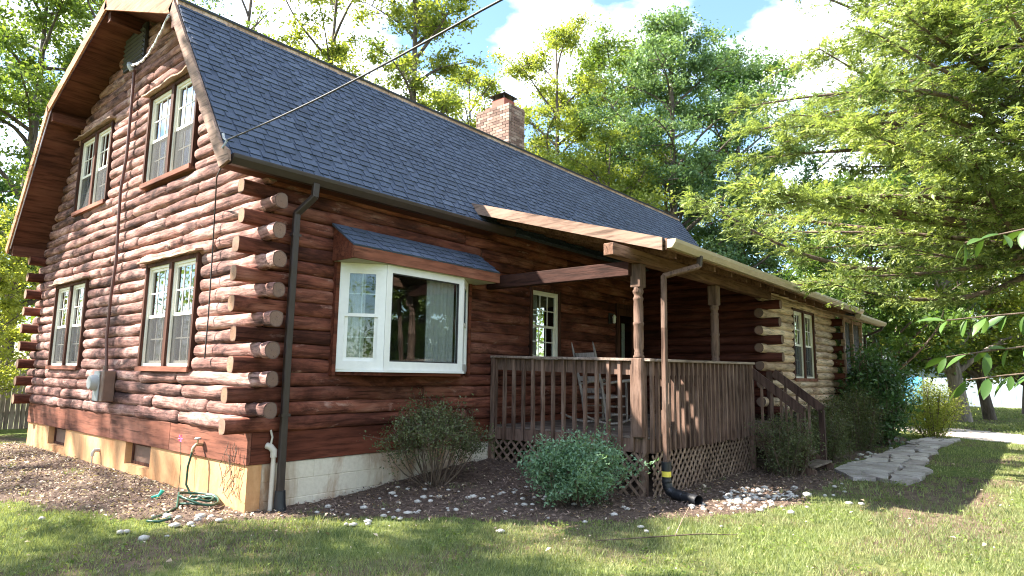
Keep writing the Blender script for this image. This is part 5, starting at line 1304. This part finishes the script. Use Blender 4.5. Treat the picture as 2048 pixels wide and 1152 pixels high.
m = MB(); m.prism([bnp(2.2, -.06, 0), bnp(3.3, -.06, 0), bnp(3.3, -.02, 0), bnp(2.2, -.02, 0)], (0, 0, 1.8)); m.build("door", M['tarp'], bn)
m = MB(); m.prism([bnp(0.0, .06, -.1), bnp(17.2, .06, -.1), bnp(17.2, 5.8, -.1), bnp(0, 5.8, -.1)], (0, 0, 2.8)); m.build("wall", M['shed_wall'], bn)
# a far wood line closing the view
def wood_line():
    rng = np.random.default_rng(70); C = []
    for an in np.linspace(R(-180), R(176), 300):
        d = rng.uniform(58, 75); h = rng.uniform(7, 13)
        if R(84) < an < R(100): h *= .8
        px, py = CAM.x + d * math.sin(an), CAM.y + d * math.cos(an)
        for j in range(14): C.append((px + rng.normal(0, 1.5), py + rng.normal(0, 1.5), h * rng.uniform(.05, 1), ))
    C = np.array(C); n = 64000; idx = rng.integers(0, len(C), n); P = C[idx] + rng.normal(0, .95, (n, 3)); P[:, 2] = np.maximum(P[:, 2], .1)
    nrm = unit(rng.normal(0, .8, (n, 3)) + np.array([0, 0, .6])); d = rng.normal(0, 1, (n, 3)); d = unit(d - nrm * np.sum(d * nrm, 1, keepdims=True)); L = rng.uniform(.3, .6, n)
    o = leaf_mesh("distant_woods", M['leaf_mid'], None, P, nrm, d, L, L * .6, rng.normal(.5, .2, len(C))[idx] + rng.normal(0, .1, n), kind='stuff')
    tag(o, "far green wood line beyond lawn, fence and barn", "woods")
wood_line()

# ------------------------------------------------------------------ ground cover: stones, chips, grass, fallen leaves
def stone_mesh(seed):
    bm = bmesh.new(); bmesh.ops.create_icosphere(bm, subdivisions=1, radius=1); rg = random.Random(seed)
    sx, sy, sz = rg.uniform(.8, 1.25), rg.uniform(.65, 1), rg.uniform(.4, .62)
    for v in bm.verts: v.co = Vector((v.co.x * sx, v.co.y * sy, v.co.z * sz)) * rg.uniform(.86, 1.12)
    for f in bm.faces: f.smooth = True
    me = bpy.data.meshes.new("stone"); bm.to_mesh(me); bm.free(); me.materials.append(M['tan_stone']); return me
SM = [stone_mesh(i) for i in range(8)]
rst = random.Random(21); spots = []
def spread(n, cx, cy, sx, sy, r0, r1):
    for _ in range(n):
        x, y = rst.gauss(cx, sx), rst.gauss(cy, sy)
        if (x > -.06 and y > -.06): continue
        if (3.75 < x < 8.5 and y > -2.8): continue
        spots.append((x, y, rst.uniform(r0, r1) * (1.35 if rst.random() < .12 else 1)))
spread(95, 4.75, -3.62, .45, .20, .022, .05); spread(26, 4.0, -3.6, .35, .2, .02, .04); spread(40, 1.3, -.95, .55, .30, .02, .05); spread(30, 2.3, -1.7, .5, .4, .02, .045)
spread(14, -.6, .05, .35, .16, .025, .06); spread(34, -.95, 4.2, .5, 1.7, .015, .035); spread(12, 5.6, -4.2, .9, .25, .02, .05); spread(6, 3.0, -2.9, .5, .3, .03, .05); spread(10, 10.5, -3.7, 1.2, .08, .04, .08)
for x, y, r_ in spots[:298]:
    o = bpy.data.objects.new("stone", SM[rst.randrange(8)]); COL.objects.link(o); o.location = (x, y, gz(x, y) + .012 + r_ * .25); o.scale = (r_, r_, r_); o.rotation_euler = (0, 0, rst.uniform(0, 6.3)); o.parent = bed

def scatter(n, x0, x1, y0, y1, cond, rng):
    x = rng.uniform(x0, x1, n); y = rng.uniform(y0, y1, n); k = cond(x, y); return x[k], y[k]
rng = np.random.default_rng(80)
def not_house(x, y): return ~((x > -.03) & (y > -.03)) & ~((x > 3.78) & (x < 8.5) & (y > DY)) & ~((x > 8.4) & (x < 15.5) & (y > WY - .1))
x, y = scatter(70000, -2.6, 9.5, -4.6, 8.6, lambda x, y: in_bed(x + rng.normal(0, .13, len(x)), y + rng.normal(0, .13, len(x))) & not_house(x, y), rng)
n = len(x); C = np.stack([x, y, ground_z(x, y) + .022 + rng.uniform(0, .022, n)], 1); nrm = unit(rng.normal(0, .38, (n, 3)) + np.array([0, 0, 1])); d = rng.normal(0, 1, (n, 3)); d = unit(d - nrm * np.sum(d * nrm, 1, keepdims=True))
tag(leaf_mesh("mulch_chips", M['chip'], None, C, nrm, d, rng.uniform(.02, .065, n), rng.uniform(.008, .022, n), rng.normal(.42, .25, n), 'stuff', fold=.05), "loose bark chips covering the mulch bed", "mulch")
def patchy(x, y):     # where the lawn is thin
    return .5 + .28 * np.sin(1.1 * x + .6 * y + .7) * np.cos(.9 * y - .5 * x) + .22 * np.sin(2.7 * x - 1.9 * y)
def grass(name, n, x0, x1, y0, y1, hgt, wid, dmin, dmax, label):
    x, y = scatter(n, x0, x1, y0, y1, lambda x, y: (~in_bed(x + rng.normal(0, .10, len(x)), y + rng.normal(0, .10, len(x))) | ((rng.random(len(x)) < .35) & (np.sin(5.1 * x + 2) * np.sin(6.3 * y + 1) > .72))) & not_house(x, y) & ~in_poly(x, y, PATH) & ~in_poly(x, y, DRIVE), rng)
    dx, dy = x - CAM.x, y - CAM.y; dd = np.hypot(dx, dy); an = np.arctan2(dx, dy)
    k = (dd > dmin) & (dd < dmax) & (an > R(-8)) & (an < R(98)) & (rng.random(len(x)) < np.clip(.42 + .75 * patchy(x, y), .25, 1) * (1 - .8 * bare_right(x, y)))
    x, y = x[k], y[k]; n = len(x); z = ground_z(x, y)
    h = hgt * rng.uniform(.45, 1.3, n) * (0.75 + .5 * patchy(x, y)); a = rng.uniform(0, 2 * np.pi, n); b = rng.uniform(0, 2 * np.pi, n); lean_ = rng.uniform(.15, .95, n)
    w = wid * rng.uniform(.7, 1.3, n)
    v = np.empty((n, 3, 3)); v[:, 0] = np.stack([x - np.cos(a) * w, y - np.sin(a) * w, z - .002], 1); v[:, 1] = np.stack([x + np.cos(a) * w, y + np.sin(a) * w, z - .002], 1); v[:, 2] = np.stack([x + np.cos(b) * h * lean_, y + np.sin(b) * h * lean_, z + h], 1)
    me = bpy.data.meshes.new(name); me.vertices.add(n * 3); me.vertices.foreach_set('co', v.reshape(-1).astype(np.float32)); me.loops.add(n * 3); me.loops.foreach_set('vertex_index', np.arange(n * 3, dtype=np.int32))
    me.polygons.add(n); me.polygons.foreach_set('loop_start', np.arange(0, n * 3, 3, dtype=np.int32))
    at = me.attributes.new('tint', 'FLOAT', 'POINT'); at.data.foreach_set('value', np.repeat(np.clip(rng.normal(.45, .2, n) + .25 * (patchy(y * .8, x) - .5), 0, 1), 3).astype(np.float32)); me.materials.append(M['grass']); me.update(calc_edges=True)
    o = bpy.data.objects.new(name, me); COL.objects.link(o); return tag(o, label, "grass", kind='stuff')
grass("lawn_grass", 640000, -4, 9, -8, 5.5, .044, .0035, 2.2, 9.6, "short patchy lawn grass in the foreground")
grass("lawn_grass", 200000, -5, 19, -10, 14, .05, .008, 9.6, 22, "lawn grass around and beyond the house")
grass("lawn_grass", 110000, 14, 46, -16, 8, .07, .025, 22, 50, "sunlit far lawn beyond the gravel drive")
x, y = scatter(1500, -4, 11, -8.5, 2, lambda x, y: not_house(x, y) & (np.hypot(x - CAM.x, y - CAM.y) > 1.5), rng)
n = len(x); C = np.stack([x, y, ground_z(x, y) + .03 + rng.uniform(0, .015, n)], 1); nrm = unit(rng.normal(0, .35, (n, 3)) + np.array([0, 0, 1])); d = rng.normal(0, 1, (n, 3)); d = unit(d - nrm * np.sum(d * nrm, 1, keepdims=True)); L = rng.uniform(.015, .03, n) + .05 * rng.random(n) ** 4
tag(leaf_mesh("fallen_leaves", M['litter'], None, C, nrm, d, L, L * rng.uniform(.4, .7, n), rng.random(n), 'stuff', fold=.2), "dry fallen leaves scattered over lawn and mulch", "leaves")
sk = thing("fallen_twig", "thin forked dry twig lying on the lawn before the porch", "twig", (2.0, -3.9, 0))
MB().tube([(1.5, -3.35, .04), (1.9, -3.7, .06), (2.35, -3.95, .05), (2.6, -4.2, .04)], [.004, .006, .006, .003], 5).build("twig_stem", M['twig'], sk)
MB().tube([(2.1, -3.82, .055), (2.4, -3.75, .14), (2.62, -3.72, .22)], [.005, .004, .002], 5).build("twig_fork", M['drip'], sk)

def litter(name, n, x0, x1, y0, y1, cond, mat, l0, l1, z, label, cat, ratio=.6, tilt=.35, tint=(.5, .25)):
    x, y = scatter(n, x0, x1, y0, y1, lambda x, y: cond(x, y) & not_house(x, y), rng); n = len(x)
    C = np.stack([x, y, ground_z(x, y) + z + rng.uniform(0, .02, n)], 1); nr = unit(rng.normal(0, tilt, (n, 3)) + np.array([0, 0, 1])); d = rng.normal(0, 1, (n, 3)); d = unit(d - nr * np.sum(d * nr, 1, keepdims=True)); L = rng.uniform(l0, l1, n)
    tag(leaf_mesh(name, M[mat], None, C, nr, d, L, L * ratio * rng.uniform(.7, 1.2, n), rng.normal(tint[0], tint[1], n), 'stuff', fold=.2), label, cat)
litter("leaf_litter", 5200, -2.6, 0, -.4, 8.6, lambda x, y: in_bed(x, y), 'litter', .018, .05, .035, "pale dry leaf litter over the gable side mulch bed", "leaves")
litter("leaf_litter", 2600, 0, 9, -4.6, 0, lambda x, y: in_bed(x, y), 'litter', .015, .045, .035, "dry leaf litter over the mulch bed before the porch", "leaves", tint=(.25, .25))
litter("lawn_weeds", 26000, -4, 10, -8, 1.5, lambda x, y: (np.sin(2.3 * x + 1.1 * y) * np.sin(3.1 * y - 1.7 * x + 1) + .35 * np.sin(9 * x) * np.sin(8 * y) > .38) & ~in_bed(x, y) & ~in_poly(x, y, PATH), 'leaf_mid', .018, .042, .022, "broad leaved weeds and clover patches in the lawn", "weeds", ratio=.75, tint=(.55, .2))

def tufts(n, label):
    cx, cy = scatter(n, -4, 9, -8, 5.5, lambda x, y: not_house(x, y) & ~in_poly(x, y, PATH) & (np.hypot(x - CAM.x, y - CAM.y) > 2.2) & (~in_bed(x, y) | (rng.random(len(x)) < .12)), rng); k = 14
    n = len(cx) * k; x = np.repeat(cx, k) + rng.normal(0, .022, n); y = np.repeat(cy, k) + rng.normal(0, .022, n); z = ground_z(x, y); hh = np.repeat(rng.uniform(.045, .12, len(cx)), k) * rng.uniform(.5, 1.1, n)
    a = rng.uniform(0, 2 * np.pi, n); b = rng.uniform(0, 2 * np.pi, n); d = np.stack([np.cos(b) * .55, np.sin(b) * .55, np.ones(n)], 1); d = unit(d); nr = np.stack([np.cos(a), np.sin(a), np.zeros(n)], 1); nr = unit(nr - d * np.sum(nr * d, 1, keepdims=True))
    C = np.stack([x, y, z], 1) + d * hh[:, None] * .5
    tag(leaf_mesh("grass_tufts", M['grass'], None, C, nr, d, hh, np.full(n, .0055), np.repeat(rng.normal(.4, .22, len(cx)), k) + rng.normal(0, .08, n), 'stuff', fold=.05), label, "grass")
tufts(2600, "longer grass tufts standing out of the mown lawn and bed edge")

n = 420; x = rng.uniform(8.5, 13.1, n); y = -3.12 + np.abs(rng.normal(0, .28, n)); zc = 4.075 + 0.2957 * (y - 0.05) + .012
nr = unit(rng.normal(0, .25, (n, 3)) + np.array([0, -.28, 1])); d = rng.normal(0, 1, (n, 3)); d = unit(d - nr * np.sum(d * nr, 1, keepdims=True)); L = rng.uniform(.03, .08, n)
tag(leaf_mesh("roof_litter", M['litter'], None, np.stack([x, y, zc], 1), nr, d, L, L * .5, rng.random(n), 'stuff', fold=.2), "dry leaf debris lying along the porch roof edge", "leaves")
